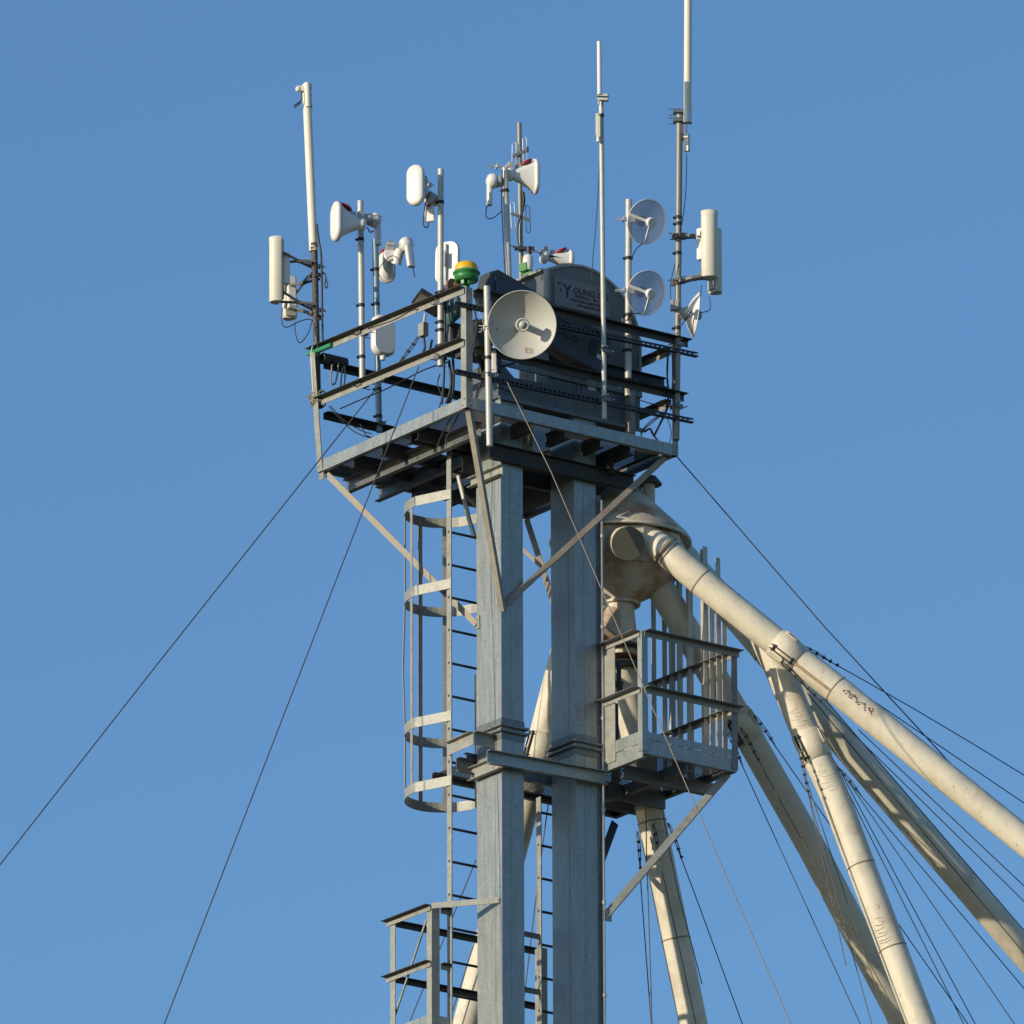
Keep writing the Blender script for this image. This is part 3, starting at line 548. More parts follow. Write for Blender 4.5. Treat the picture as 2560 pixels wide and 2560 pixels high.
# ------------------------------------------------------------------ spouts
RS = 0.129
def spout(pts, label, joints, r=RS, m=CREAM, clamps=()):
    pts = [p if isinstance(p, V) else P(*p) for p in pts]; base = pts[-1]
    t = thing('grain_spout', base, label, 'spout', 'grain spouts')
    f = MB(); f.tube(pts, r, 32); f.build('pipe', m, t)
    def along(px):  # point of the axis at pixel fraction
        i = int(px); return pts[i] + (pts[min(i + 1, len(pts) - 1)] - pts[i]) * (px - i), (pts[min(i + 1, len(pts) - 1)] - pts[max(0, min(i, len(pts) - 2))]).normalized()
    for j in joints:
        p, d = along(j); g = MB(); g.lathe(p, d, [(r + 0.001, -0.007), (r + 0.004, -0.004), (r + 0.004, 0.004), (r + 0.001, 0.007)], 32); g.build('joint_band', SEAM, t)
    for c in clamps:
        p, d = along(c); g = MB(); g.lathe(p, d, [(r + 0.001, -0.14), (r + 0.008, -0.137), (r + 0.008, 0.137), (r + 0.001, 0.14)], 32); cb = g.build('clamp_band', CREAM, t)
        g = MB(); e = (-FH - d * (-FH).dot(d)).normalized(); e2 = (e * 0.7 - RT * 0.75); e2 = (e2 - d * e2.dot(d)).normalized()
        for s_ in (-0.02, 0.02): g.box(p + e2 * (r + 0.014) + d.cross(e2) * s_, 0.26, 0.006, 0.03, d, e2)
        for k in (-0.1, 0.1): g.tube([p + e2 * (r + 0.02) + d * k + d.cross(e2) * 0.035, p + e2 * (r + 0.02) + d * k - d.cross(e2) * 0.035], 0.008, 6)
        g.build('clamp_bolt', DARKM, cb)
        for sgn in (1, -1):
            g = MB(); e3 = (d.cross(e) * sgn * 0.8 + e * 0.6).normalized(); q0 = p + e3 * (r + 0.016) - d * 0.06
            g.tube(curve([q0 - d * 0.05 + d.cross(e3) * 0.02, q0 + d * 0.06 + d.cross(e3) * 0.02, q0 + d * 0.09, q0 + d * 0.06 - d.cross(e3) * 0.02, q0 - d * 0.05 - d.cross(e3) * 0.02], 5), 0.008, 6); g.build('lug', CREAM, cb)
    return t
d1 = dd - 0.52
s1 = spout([(1600, 1335, d1 + .22), (1662, 1376, d1), (1752, 1453, d1), (1955, 1618, d1), (2090, 1722, d1), (2560, 2101, d1 - .1), (3100, 2535, d1 - .2)], 'cream grain spout sweeping highest to the right edge, with dark lettering marks', (1.12, 2.0, 4.0), clamps=(3.1,))
g = MB(); pts = [P(2098, 1718, 0), P(2172, 1778, 0)]
rnd = random.Random(3)
ax0, ax1 = P(2090, 1722, d1), P(2560, 2101, d1 - .1); sd = (ax1 - ax0).normalized(); out = (-FW - sd * (-FW).dot(sd)).normalized(); sid = sd.cross(out)
for k in range(46):
    tt = 0.10 + 0.33 * (k / 46) + rnd.uniform(-.01, .01); a = 0.28 + rnd.gauss(0, 0.09) + 0.06 * math.sin(k * .5)
    nn = (out * math.cos(a) - sid * math.sin(a) * (1 if sid.dot(UP) < 0 else -1)).normalized(); c0 = ax0 + sd * tt + nn * (RS + 0.001)
    g.box(c0, rnd.uniform(.006, .02), rnd.uniform(.005, .014), 0.003, sd + sid * rnd.uniform(-.8, .8), nn)
g.build('peeling_patch', RUST, s1)
g = MB(); a = -0.35; nn = (out * math.cos(a) - sid * math.sin(a) * (1 if sid.dot(UP) < 0 else -1)).normalized()
b0, b1 = P(1955, 1618, d1), P(2090, 1722, d1); s2d = (b1 - b0).normalized()
g.box((b0 * .40 + b1 * .60) + nn * (RS + 0.0015), (b1 - b0).length * 0.78, 0.030, 0.003, s2d, nn); g.build('stain_strip', TANS, s1)
f = MB(); f.lathe(P(1662, 1376, d1), P(1662, 1376, d1) - P(1752, 1453, d1), [(RS + 0.02, -0.012), (RS + 0.02, 0.012)], 32, False); bolts(f, [P(1662, 1376, d1) + (UP * math.cos(k) + (RT * .5 - FH * .5) * math.sin(k)) * (RS + .012) for k in [i * math.pi / 4 for i in range(8)]], (P(1662, 1376, d1) - P(1752, 1453, d1)).normalized(), 0.009, 0.02); f.build('end_flange', SEAM, s1)
d2 = dd + 0.10
spout([PY(1690, 1372, .80), PY(1860, 1562, .42), PY(2130, 1882, .06), PY(2560, 2382, .0), PY(3000, 2890, -.05)], 'second cream spout running below the topmost one to the right edge', (1.2,))
d3 = dd - 0.14
spout([(1893, 1562, d3), (1945, 1668, d3), (2020, 1846, d3), (2085, 1985, d3), (2160, 2185, d3), (2303, 2560, d3), (2440, 2930, d3)], 'cream spout dropping steeply from under the topmost one, crossing in front', (3.9, 4.5), clamps=(2.15,))
def scuffs(par, p, q, n, seed):
    r_ = random.Random(seed); g = MB(); p = P(*p); q = P(*q); d = (q - p).normalized(); e = (-FW - d * (-FW).dot(d)).normalized(); h = d.cross(e)
    for k in range(n):
        c0 = p + (q - p) * ((k + r_.random() * .5) / n); a0 = r_.uniform(-.9, -.1); a1 = a0 + r_.uniform(.5, 1.3)
        g.tube([c0 + (e * math.cos(a0 + (a1 - a0) * i / 6) + h * math.sin(a0 + (a1 - a0) * i / 6)) * (RS + .0004) + d * (.012 * math.sin(i * .6)) for i in range(7)], .0016, 4)
    g.build('scuff_mark', SEAM, par)['kind'] = 'stuff'
s3 = bpy.data.objects['grain_spout.002']
scuffs(s3, (1992, 1780, d3), (2030, 1868, d3), 12, 1); scuffs(s3, (2060, 1930, d3), (2086, 1990, d3), 8, 2); scuffs(s3, (2200, 2300, d3), (2226, 2366, d3), 8, 3)
d5 = dd + 0.35
spout([PY(1640, 1452, .62), PY(1740, 1618, .56), PY(1848, 1800, .52), PY(2030, 2120, .52), PY(2262, 2560, .80), PY(2450, 2900, 1.0)], 'shaded cream spout passing behind the tall bars of the side landing', (2.1,), clamps=(2.05,))
d6 = dd + 0.0
spout([(1556, 1590, d6), (1560, 1690, d6 + .05), (1590, 1850, d6 + .25), (1625, 2030, d6 + .35), (1730, 2545, d6 + .6), (1800, 2900, d6 + .75)], 'cream spout standing steepest, below the side landing', (2.9, 3.05, 3.62))
d7 = dd + 0.55
spout([(1500, 1470, dd), (1456, 1482, d7 - .3), (1424, 1585, d7 - .1), (1382, 1745, d7), (1352, 1865, d7), (1220, 2359, d7), (1080, 2900, d7)], 'cream spout leaning left behind the two elevator legs', (3.85, 4.05), clamps=(4.02,))
g = MB(); c0 = P(1678, 2388, d6 - .12); g.box(c0, 0.02, 0.05, 0.004, UP, -FW); tag(g.build('rust_spot', RUST), 'small dark red patch on the steepest cream spout', 'rust patch') if False else None
# hand wheel valve hanging inside the landing
vv = thing('slide_gate', P(1556, 1650, d6 - .1), 'dark slide gate with flat plates on the steep spout inside the side landing', 'gate valve')
for k, py in enumerate((1622, 1650, 1670)):
    f = MB(); f.lathe(P(1556, py, d6), UP, [(0.20, -0.012), (0.20, 0.012)], 20, False); f.build('gate_plate', DARKM if k != 1 else RUST, vv)
f = MB(); f.tube([P(1547, 1652, d6 - .2), P(1547, 1705, d6 - .2)], 0.022, 8); f.lathe(P(1547, 1705, d6 - .2), UP, [(0.035, -0.05), (0.045, 0.0)], 10); f.tube([P(1549, 1705, d6 - .2), P(1549, 1728, d6 - .2)], 0.03, 8); f.build('gate_screw', DARKM, vv)
f = MB(); f.mm(P(1530, 1755, d6 - .25), P(1545, 1895, d6 - .2)); f.build('guide_post', BLACKP, vv)

# ------------------------------------------------------------------ antenna masts
def clampset(b, p, ax, r=0.03):
    """pipe clamp: two saddle plates and two threaded rods"""
    p = V(p); A = V(ax).normalized(); B = UP.cross(A)
    for s in (-1, 1):
        b.box(p + A * (s * (r + 0.014)), 0.014, 0.075, 0.035, A, UP); 
        b.tube([p - A * (r + 0.09) + B * (s * 0.03) + UP * (0.018 * s), p + A * (r + 0.06) + B * (s * 0.03) + UP * (0.018 * s)], 0.0045, 6)
def mast(pts, r, label, m=PIPE, bands=(), clamps=(), name='antenna_mast', cap=True, group='antenna masts'):
    base = V(pts[-1]); t = thing(name, base, label, 'mast', group)
    f = MB(); f.tube(pts, r, 16); f.build('pole', m, t)
    top, bot = V(pts[0]), V(pts[-1])
    def onaxis(py):
        d = top.dot(FH); k = min(range(101), key=lambda i: abs(projy(top + (bot - top) * (i / 100)) - py)); return top + (bot - top) * (k / 100)
    for py in bands:
        p = onaxis(py); g = MB(); g.lathe(p, top - bot, [(r + 0.003, -0.016), (r + 0.003, 0.016)], 16, False); g.box(p + RT * (-r - 0.012), 0.02, 0.012, 0.02); g.build('tape_band', BLACKP, t)
    for py, ax in clamps:
        g = MB(); clampset(g, onaxis(py), ax, r); g.build('pipe_clamp', GALVD, t)
    return t
def projy(p):
    d = V(p) - CAM; return 1280 - FPX * d.dot(CU) / d.dot(FW)
def projx(p):
    d = V(p) - CAM; return 1280 + FPX * d.dot(CR) / d.dot(FW)
dL = DEP(0.0, LY)
mast([P(766, 212, dL), P(784, 628, dL)], 0.040, 'rust streaked cream mast leaning at the left corner', CREAMW)
lm = bpy.data.objects['antenna_mast']
f = MB(); f.tube([P(768, 208, dL - .03), P(770, 268, dL - .03)], 0.030, 12); 
f.box(P(757, 222, dL - .03), 0.11, 0.03, 0.05, RT); f.lathe(P(746, 223, dL - .04), -FW, [(0.025, -0.02), (0.028, 0.0), (0.01, 0.015)], 14); f.build('pulley_bracket', CREAMW, lm)
f = MB(); f.tube(curve([P(753, 226, dL - .05), P(754, 248, dL - .05), P(745, 258, dL - .05), P(736, 264, dL - .05), P(738, 268, dL - .05), P(752, 256, dL - .05)]), 0.006, 6); f.build('shackle', DARKM, lm)
f = MB(); f.lathe(P(767, 212, dL), P(766, 212, dL) - P(784, 628, dL), [(0.0415, -0.22), (0.0415, -0.20)], 16, False); 
for k in range(48):
    a = rnd.uniform(-.5, 1.4); s_ = rnd.uniform(0.0, 0.26) ** 1.2; nn = (-FW * math.cos(a) + RT * math.sin(a)); f.box(P(767.5, 214, dL) - UP * s_ + nn * 0.0405, 0.012, 0.003, rnd.uniform(.015, .07), nn.cross(UP), UP)
for k in range(14):
    a = rnd.uniform(-.8, 1.2); nn = (-FW * math.cos(a) + RT * math.sin(a)); f.box(P(783, 622, dL) + UP * rnd.uniform(0, .06) + nn * 0.0405, 0.014, 0.003, rnd.uniform(.01, .03), nn.cross(UP), UP)
f.build('rust_streak', RUST, lm)['kind'] = 'stuff'
mast([P(786, 622, dL), P(795, 1000, dL)], 0.029, 'dark stub pole carrying the left pair of sector antennas', mat('rusty_dark_pipe', (0.10, 0.085, 0.07), 0.7, 0.3, 0.3, 10, (0.40, 0.36, 0.28), 0.8))
mast([P(901, 503, DEP(0.05, 1.58)), P(906, 962, DEP(0.05, 1.58))], 0.028, 'bright galvanized pole with the left horn antenna on top', PIPE, (600, 764, 893), ((833, (-1, 0, 0)), (975, (-1, 0, 0))))
mast([P(938, 598, DEP(0.60, LY)), P(948, 1080, DEP(0.60, LY))], 0.029, 'blue grey pole just right of the bright left pole', PIPEB, (675, 760, 975, 1040), ((936, (0, -1, 0)), (1062, (0, -1, 0))))
mast([P(1102, 423, DEP(0.05, 0.40)), P(1101, 915, DEP(0.05, 0.40))], 0.028, 'bright galvanized pole beside the green and yellow receiver, topped by a pale oval panel', PIPE, (508, 730, 806, 828, 865), ((758, (-1, 0, 0)), (895, (-1, 0, 0))))
mast([P(1262, 420, DEP(0.75, 0.36)), P(1274, 740, DEP(0.75, 0.36))], 0.027, 'shorter centre pole standing behind the big grey dish', PIPE, (476, 700), ())
mast([P(1298, 308, DEP(1.17, 0.86)), P(1303, 700, DEP(1.17, 0.86))], 0.022, 'tall thin centre pole holding wire loop aerials', PIPEG, (), ((620, (1, 0, 0)),))
yF = -0.085
mast([PY(1503, 250, yF), PY(1508, 760, yF), PY(1511, 1048, yF)], 0.0225, 'tall thin pole outside the right rail, topped by a slim white whip', PIPE, (293, 870), ((882, (0, 1, 0)), (998, (0, 1, 0))))
mast([PY(1217, 716, -0.10), PY(1224, 1115, -0.10)], 0.029, 'short bright pole outside the front rail, left of the big grey dish', PIPE, (894,), ((822, (0, 1, 0)), (938, (0, 1, 0))))
mast([P(1572, 500, DEP(1.83, .06)), P(1570, 990, DEP(1.83, .06))], 0.030, 'bright pole carrying both see-through mesh dishes', PIPE, (646, 790, 878, 952), ((800, (0, -1, 0)), (960, (0, -1, 0))))
mast([P(1699, 285, DEP(LX, -.03)), P(1695, 760, DEP(LX, -.03)), P(1691, 1100, DEP(LX, -.03))], 0.029, 'grey pole at the right corner below the thickest white whip', PIPEG, (548, 563, 634, 820), ((866, (0, 1, 0)), (1018, (0, 1, 0))))

# ------------------------------------------------------------------ antennas
def stad(o, A, B, U, w_, h_, n=10):         # stadium outline, width along B, height along U
    r = w_ / 2; pts = []
    for k in range(n + 1): a = math.pi * k / n; pts.append(o + B * (r * math.cos(a)) + U * (h_ / 2 - r + r * math.sin(a)))
    for k in range(n + 1): a = math.pi + math.pi * k / n; pts.append(o + B * (r * math.cos(a)) + U * (-h_ / 2 + r + r * math.sin(a)))
    return pts
def rrect(o, B, U, w_, h_, r, n=5):
    pts = []
    for sx, sy, a0 in ((1, 1, 0), (-1, 1, 90), (-1, -1, 180), (1, -1, 270)):
        for k in range(n + 1):
            a = math.radians(a0 + 90 * k / n); pts.append(o + B * (sx * (w_ / 2 - r) + r * math.cos(a)) + U * (sy * (h_ / 2 - r) + r * math.sin(a)))
    return pts
def horn(name, o, ax, label, w_=0.25, h_=0.39, ln=0.26, arm=0.10, cap=True, up=(0, 0, 1), rot=False, group='white horn antennas'):
    F, A, B, U = frame(o, ax, up); o = V(o)
    t = thing(name, o - A * ln, label, 'antenna', group)
    S = lambda a, k, kh=None: stad(o + A * a, A, B, U, w_ * k, h_ * (kh or k))
    f = MB(); f.loft([S(-0.012, 0.97), S(-0.03, 1.0), S(-0.004, 1.0), S(0.012, 0.97), S(0.02, 0.86), S(0.024, 0.5)]); f.build('radome', WHITE, t)
    f = MB(); f.loft([S(-0.02, 0.93), S(-ln * 0.36, 0.74, 0.68), S(-ln * 0.74, 0.60, 0.42), S(-ln, 0.50, 0.28)]); f.build('horn_body', WHITE, t)
    f = MB(); f.lathe(o - A * (ln + 0.0), -A, [(0.055, 0), (0.062, 0.01), (0.062, 0.05), (0.05, 0.055)], 20); f.build('collar', WHITE, t)
    f = MB(); f.box(o - A * (ln * 0.62) + U * (h_ * 0.20), 0.10, 0.05, 0.06, A, U); f.box(o - A * (ln + 0.02) + U * (h_ * 0.20), 0.04, 0.09, 0.09, A, U); clampset(f, o - A * (ln + arm) + U * (h_ * 0.2), A); f.build('bracket', GREYP, t)
    if cap:
        f = MB(); f.lathe(o - A * (ln * 0.42) + U * (h_ * 0.36), (U * 0.85 - A * 0.5), [(0.06, -0.005), (0.066, 0.0), (0.066, 0.012), (0.05, 0.018)], 20); f.build('red_cap', REDP, t)
    return t
def radio(name, o, ax, hang, label, m=WHITE, stripe=True, group='slim white radio units', ln=0.20):
    """round head facing ax, slim body hanging along hang"""
    F, A, B, U = frame(o, ax, -V(hang)); o = V(o); t = thing(name, o - U * ln, label, 'radio', group)
    f = MB(); f.lathe(o, A, [(0.060, -0.07), (0.070, -0.055), (0.070, -0.03), (0.064, -0.008), (0.045, 0.012), (0.02, 0.020), (0.0, 0.021)], 24); f.build('head', m, t)
    f = MB(); f.loft([rrect(o - A * .01 + U * 0.02, A, B, 0.045, 0.086, 0.018), rrect(o - A * .01 - U * 0.05, A, B, 0.045, 0.082, 0.018), rrect(o - A * .01 - U * ln, A, B, 0.042, 0.072, 0.012)]); f.build('body', m, t)
    f = MB(); f.lathe(o - A * 0.07, -A, [(0.05, 0), (0.06, 0.01), (0.045, 0.05)], 20); f.build('collar', GREYP, t)
    if stripe:
        f = MB(); f.box(o + A * 0.016 + U * 0.03, 0.05, 0.004, 0.006, B, U); f.build('red_mark', REDP, t)
    return t
# left pole: horn out to the left, slim radio at the right
dA = DEP(0.05, 1.58)
horn('horn_antenna', P(839, 553, dA - .22), -RT * .93 - FH * .37, 'white horn antenna facing left on the bright left pole', 0.20, 0.375, 0.22)
radio('radio_unit', P(946, 552, dA + .1), RT * .9 + FH * .4, -UP * .95 + RT * .18, 'white round headed radio hanging right of the bright left pole', stripe=False, ln=0.24)
dB = DEP(0.60, LY)
horn('horn_antenna', P(966, 668, dB + .25), FH * .80 - UP * .12 - RT * .12, 'white horn seen from behind, under the upper left radio on the blue grey pole', 0.155, 0.33, 0.2)
t = radio('radio_unit', P(1022, 606, dB - .10), RT * .55 - FH * .8 + UP * .2, -UP, 'white dome headed radio with a thin red line, right of the blue grey pole', ln=0.25)
f = MB(); f.tube([P(990, 660, dB + .05), P(1000, 625, dB), P(1015, 618, dB - .05)], [0.05, 0.045, 0.04], 16); f.build('arm', WHITE, t)
# pole with the pale oval panel
dC = DEP(0.05, .40)
horn('horn_antenna', P(1038, 462, dC - .16), -RT * .42 - FH * .90, 'pale oval panel antenna facing left, highest on the pole beside the receiver', 0.165, 0.385, 0.12, cap=False)
t = thing('radio_unit', P(1073, 555, dC), 'small white box radio with a red mark, under the oval panel', 'radio')
f = MB(); f.box(P(1074, 535, dC + .02), 0.085, 0.035, 0.15, RT * .9 - FH * .3 + UP * .05, UP); f.build('body', WHITE, t, bevel=0.006)
f = MB(); f.box(P(1071, 514, dC - .005), 0.035, 0.006, 0.022, RT * .9 - FH * .3, UP); f.build('red_mark', REDP, t)
f = MB(); f.lathe(P(1076, 497, dC + .03), -FH * .6 - RT * .4, [(0.05, -0.08), (0.062, 0), (0.05, 0.03)], 20); f.build('collar', GREYP, t)
f = MB(); f.tube(curve([P(1072, 556, dC), P(1070, 566, dC), P(1063, 568, dC), P(1058, 556, dC), P(1062, 520, dC), P(1070, 488, dC), P(1078, 478, dC)]), 0.006, 6); tag(f.build('antenna_cable', BLACKP), 'black cable looping under the small white box radio', 'cable', 'antenna cables')
# white shield panel standing behind that pole
o = P(1116, 656, dC + .35); F, A, B, U = frame(o, FH * .75 + RT * .35, UP + RT * .02)
t = thing('panel_antenna', o - U * .22, 'tall white oval panel partly behind the green and yellow receiver', 'antenna')
f = MB(); f.loft([rrect(o, B, U, .22, .39, .08), rrect(o + A * .03, B, U, .235, .41, .09), rrect(o + A * .05, B, U, .22, .40, .085)]); f.build('panel', WHITE, t)
f = MB(); f.box(o - A * .012, 0.03, 0.016, 0.34, A, U); f.box(o - A * .06 + U * .02, .02, .03, .14, A, U); f.tube([o - U * .17, o - U * .22], .02, 10); f.build('spine', GREYP, t)
# rounded white panel low on the blue grey pole
o = P(957, 840, dB - .12); F, A, B, U = frame(o, -FH * .85 + RT * .5, UP)
t = thing('panel_antenna', o - U * .19, 'rounded white panel in shade behind the left handrail', 'antenna')
f = MB(); f.loft([rrect(o - A * .05, B, U, .16, .33, .06), rrect(o - A * .02, B, U, .23, .38, .08), rrect(o + A * .02, B, U, .24, .385, .085), rrect(o + A * .045, B, U, .20, .34, .08)]); f.build('panel', WHITE, t)
f = MB(); f.tube([o - U * .18, o - U * .23], [.03, .022], 12); f.build('gland', WHITE, t)
# centre pair
dD = DEP(.75, .36)
horn('horn_antenna', P(1340, 442, dD + .15), RT * .96 + FH * .25, 'white horn antenna facing right with a bright red disc on top', 0.16, 0.33, 0.22)
radio('radio_unit', P(1221, 452, dD - .02), -RT * .96 - FH * .2, -UP * .97 - RT * .12, 'white round headed radio left of the shorter centre pole', ln=0.23)
# folded dipoles on the thin centre pole
dE = DEP(1.17, .86)
t = thing('dipole_antenna', P(1300, 560, dE), 'wire loop dipole aerial spread along the tall thin centre pole', 'antenna')
for (xa, ya, xb, yb, mm_) in ((1286, 355, 1285, 425, ALU), (1312, 342, 1313, 405, ALU), (1281, 505, 1284, 575, ALU), (1319, 513, 1321, 583, DARKM)):
    f = MB(); wd = 5; q = [P(xa - wd, ya + 5, dE - .03), P(xa, ya, dE - .03), P(xa + wd, ya + 5, dE - .03), P(xb + wd, yb - 5, dE - .03), P(xb, yb, dE - .03), P(xb - wd, yb - 5, dE - .03), P(xa - wd, ya + 5, dE - .03)]
    f.tube(q, 0.0045, 6); f.build('loop', mm_, t)
f = MB(); f.bar(P(1281, 391, dE - .03), P(1317, 376, dE - .03), 0.014, 0.03); f.box(P(1318, 374, dE - .03), .02, .02, .05); f.bar(P(1277, 533, dE - .03), P(1300, 541, dE - .03), 0.014, 0.025); f.bar(P(1300, 541, dE - .03), P(1325, 550, dE - .03), 0.014, 0.025); f.build('boom', GALVD, t)
f = MB(); f.tube(curve([P(1308, 480, dE - .04), P(1310, 505, dE - .04), P(1306, 530, dE - .04), P(1296, 560, dE - .04), P(1295, 600, dE - .04), P(1305, 640, dE - .04), P(1308, 652, dE - .04)]), [0.014] * 12 + [0.008] * 37, 6); tag(f.build('antenna_cable', BLACKP), 'black feed cable winding down the tall thin centre pole', 'cable', 'antenna cables')
# green board with small white radome
t = thing('control_box', P(1315, 700, dE - .1), 'green board box with a small white dome on top of the elevator head', 'box')
f = MB(); f.box(P(1308, 668, dE - .2), .075, .02, .075, RT * .85 - FH * .5 + UP * .12, UP + RT * .1); f.box(P(1318, 684, dE - .18), .09, .02, .05, RT * .8 - FH * .5 + UP * .22, UP + RT * .1); f.build('board', GREENB, t)
f = MB(); f.lathe(P(1320, 650, dE - .05), UP, [(.04, -.10), (.05, -.03), (.045, .03), (.02, .055), (0, .06)], 20); f.build('dome', WHITE, t)
f = MB(); f.lathe(P(1322, 628, dE - .05), UP, [(.022, -.04), (.026, .04)], 12); f.bar(P(1286, 621, dE - .05), P(1336, 621, dE - .05), .03, .03); f.build('mount', DARKM, t)
# horn lying on the back of the hood
horn('horn_antenna', P(1425, 652, dE + .25), RT * .93 + FH * .3 - UP * .05, 'white horn with a red disc lying low behind the arched hood', 0.16, 0.20, 0.22)
# whips
t = thing('whip_antenna', P(1502, 250, DEP(1.49, yF)), 'slim white whip antenna on the tall thin pole outside the right rail', 'antenna', 'white whip antennas')
dW = PY(1503, 250, yF).dot(FH) - .05
f = MB(); f.tube([P(1498, 105, dW), P(1499, 236, dW)], .0205, 14); f.tube([P(1497.8, 104.5, dW), P(1498, 108, dW)], .0225, 14); f.build('rod', WHITE, t)
f = MB(); 
for py in (239, 249): f.box(P(1507, py, dW + .02), .10, .05, .022, RT * .9 - FH * .2 - UP * .12, UP)
f.build('bracket', GREYP, t); f = MB(); f.tube([P(1497, 250, dW), P(1497, 262, dW)], .009, 8); f.build('connector', GREYP, t)
t = thing('signal_booster', P(1495, 350, dW), 'narrow beige box strapped left of the tall thin pole below its whip', 'box')
f = MB(); f.box(P(1493, 312, dW), .03, .03, .21, RT, UP); f.box(P(1497, 318, dW), .025, .05, .20, RT, UP); f.tube([P(1496, 336, dW), P(1496, 355, dW)], .018, 10); f.build('case', IVORY, t)
dI = DEP(LX, -.03)
t = thing('whip_antenna', P(1716, 300, dI), 'thickest white whip antenna, cut off by the top edge at right', 'antenna', 'white whip antennas')
f = MB(); f.tube([P(1721, -260, dI - .05), P(1719, 275, dI - .05)], .035, 18); f.build('rod', IVORY, t)
f = MB(); f.tube([P(1719, 274, dI - .05), P(1719, 307, dI - .05)], .038, 18); f.build('sleeve', ALU, t)
f = MB(); 
for py in (280, 302): f.box(P(1703, py, dI - .03), .12, .06, .02, RT, UP); clampset(f, P(1697, py, dI), -RT)
f.build('bracket', GALVD, t)
t = thing('signal_booster', P(1717, 380, dI - .05), 'narrow pale box hanging right of the corner pole under the thickest whip', 'box')
f = MB(); f.box(P(1717, 357, dI - .05), .05, .035, .17, RT * .8 - FH * .5, UP); f.build('case', IVORY, t, bevel=.004); f = MB(); f.tube([P(1706, 312, dI - .05), P(1707, 352, dI - .05)], .008, 6); f.tube([P(1716, 308, dI - .05), P(1716, 334, dI - .05)], .006, 6); f.build('strap', COPPER, t)
# sector antennas
BRKT = mat('dull_bracket_steel', (0.12, 0.115, 0.10), 0.5, 0.3, 0.3, 14)
def sector(o, ax, up, ln, w_, label, mtopx, dmast, arms, back=True, shade=False):
    F, A, B, U = frame(o, ax, up); o = V(o)
    t = thing('sector_antenna', o - U * ln / 2, label, 'antenna', 'sector antennas')
    out = [(-.035, -w_ / 2), (-.035, w_ / 2)] + [(-.02 + (w_ / 2 + .02) * math.cos(a), w_ / 2 * math.sin(a)) for a in [math.pi / 2 - math.pi * k / 14 for k in range(15)]]
    R = lambda c, s: [o + A * (p * s) + B * (q * s) + U * c for p, q in out][::-1]
    f = MB(); f.loft([R(-ln / 2, .93), R(-ln / 2 + .008, 1), R(ln / 2 - .05, 1)]); f.build('radome', IVORY, t)
    f = MB(); f.loft([R(ln / 2 - .052, 1.03), R(ln / 2 - .005, 1.03), R(ln / 2, .95)]); f.build('end_cap', IVORY, t)
    f = MB(); f.box(o - A * .045 , .02, w_ * .7, ln * .92, A, U); f.build('back_plate', GREYP, t)
    if back:
        f = MB(); f.box(o - A * .085 + U * .02, .07, .08, .30, A, U); f.build('rear_radio', WHITE, t, bevel=.01)
    for s_, pm in arms:                  # scissor brackets to the mast
        g = MB(); p0 = o - A * .05 + U * s_; p1 = V(pm); d = (p1 - p0); X = d.normalized(); mid = (p0 + p1) / 2; S = X.cross(UP).normalized()
        for e in (-1, 1):
            g.bar(p0 + S * (.055 * e) + UP * (.03 * e), mid + S * (.008 * e), .010, .022, UP); g.bar(mid + S * (.008 * e), p1 + S * (.045 * e) + UP * (.02 * e), .010, .022, UP)
        g.box(p0, .03, .12, .05, X, UP); clampset(g, p1, X); g.box(mid, .05, .03, .03, X, UP); g.build('scissor_bracket', BRKT, t)
    return t
sector(P(691, 675, dL - .08), -RT * .92 - FH * .38, UP - RT * .035, .62, .132, 'ivory half round sector antenna nearer us at the left corner', 0, 0, ((.13, P(788, 662, dL)), (-.25, P(791, 770, dL))))
sector(P(722, 745, dL + .42), -RT * .3 + FH * .95, UP - RT * .03, .40, .13, 'second left corner sector antenna facing away behind the ivory one', 0, 0, ((.06, P(789, 690, dL)), (-.10, P(792, 790, dL))))
sector(P(1774, 612, dI - .22), RT * .80 - FH * .6, UP + RT * .005, .63, .155, 'ivory sector antenna nearer us on the right corner pole', 0, 0, ((.10, P(1697, 590, dI)), (-.27, P(1696, 703, dI))))
sector(P(1788, 653, dI + .32), RT * .8 + FH * .6, UP, .61, .13, 'ivory sector antenna further back on the right corner pole, mostly hidden', 0, 0, ((.22, P(1697, 592, dI)), (-.16, P(1696, 705, dI))))
# dishes
def bowl(R, dp, n=9): return [(max(R * k / n, 0.0), dp * (k / n) ** 2) for k in range(n + 1)]
oD = P(1305, 812, PY(1220, 812, -.10).dot(FH) - .10); aD = (-FW * .985 + RT * .06 - CU * .03).normalized()
t = thing('dish_antenna', P(1222, 830, oD.dot(FH) + .08), 'big grey dish facing us in front of the elevator head', 'antenna')
f = MB(); RD = .302; dpD = .135; o0 = oD - aD * .12
f.lathe(o0, aD, bowl(RD, dpD, 16), 64, caps=False); f.lathe(o0 - aD * .005, aD, bowl(RD, dpD, 16)[::-1], 64, caps=False); f.build('reflector', DISHG, t)
f = MB(); f.ring(o0 + aD * dpD, aD, RD, .0055, 64, 6); f.build('rim', DISHG, t)
f = MB(); f.lathe(o0, aD, [(.035, 0), (.03, .06), (.028, .17)], 20); f.lathe(o0, aD, [(.035, .165), (.062, .175), (.062, .20), (.055, .215), (.045, .21), (.045, .205), (.03, .205), (.03, .215), (0, .216)], 28); f.build('feed', DISHG, t)
text('red_scrawl', 'ke', o0 + aD * .079 + CR * .025 - CU * .245, CR, CU, .062, REDINK, t, sx=1.05) if False else None
sc_ = MB()
def dsurf(x, y): return o0 + CR * x + CU * y + aD * (dpD * (x * x + y * y) / RD ** 2 + .004)
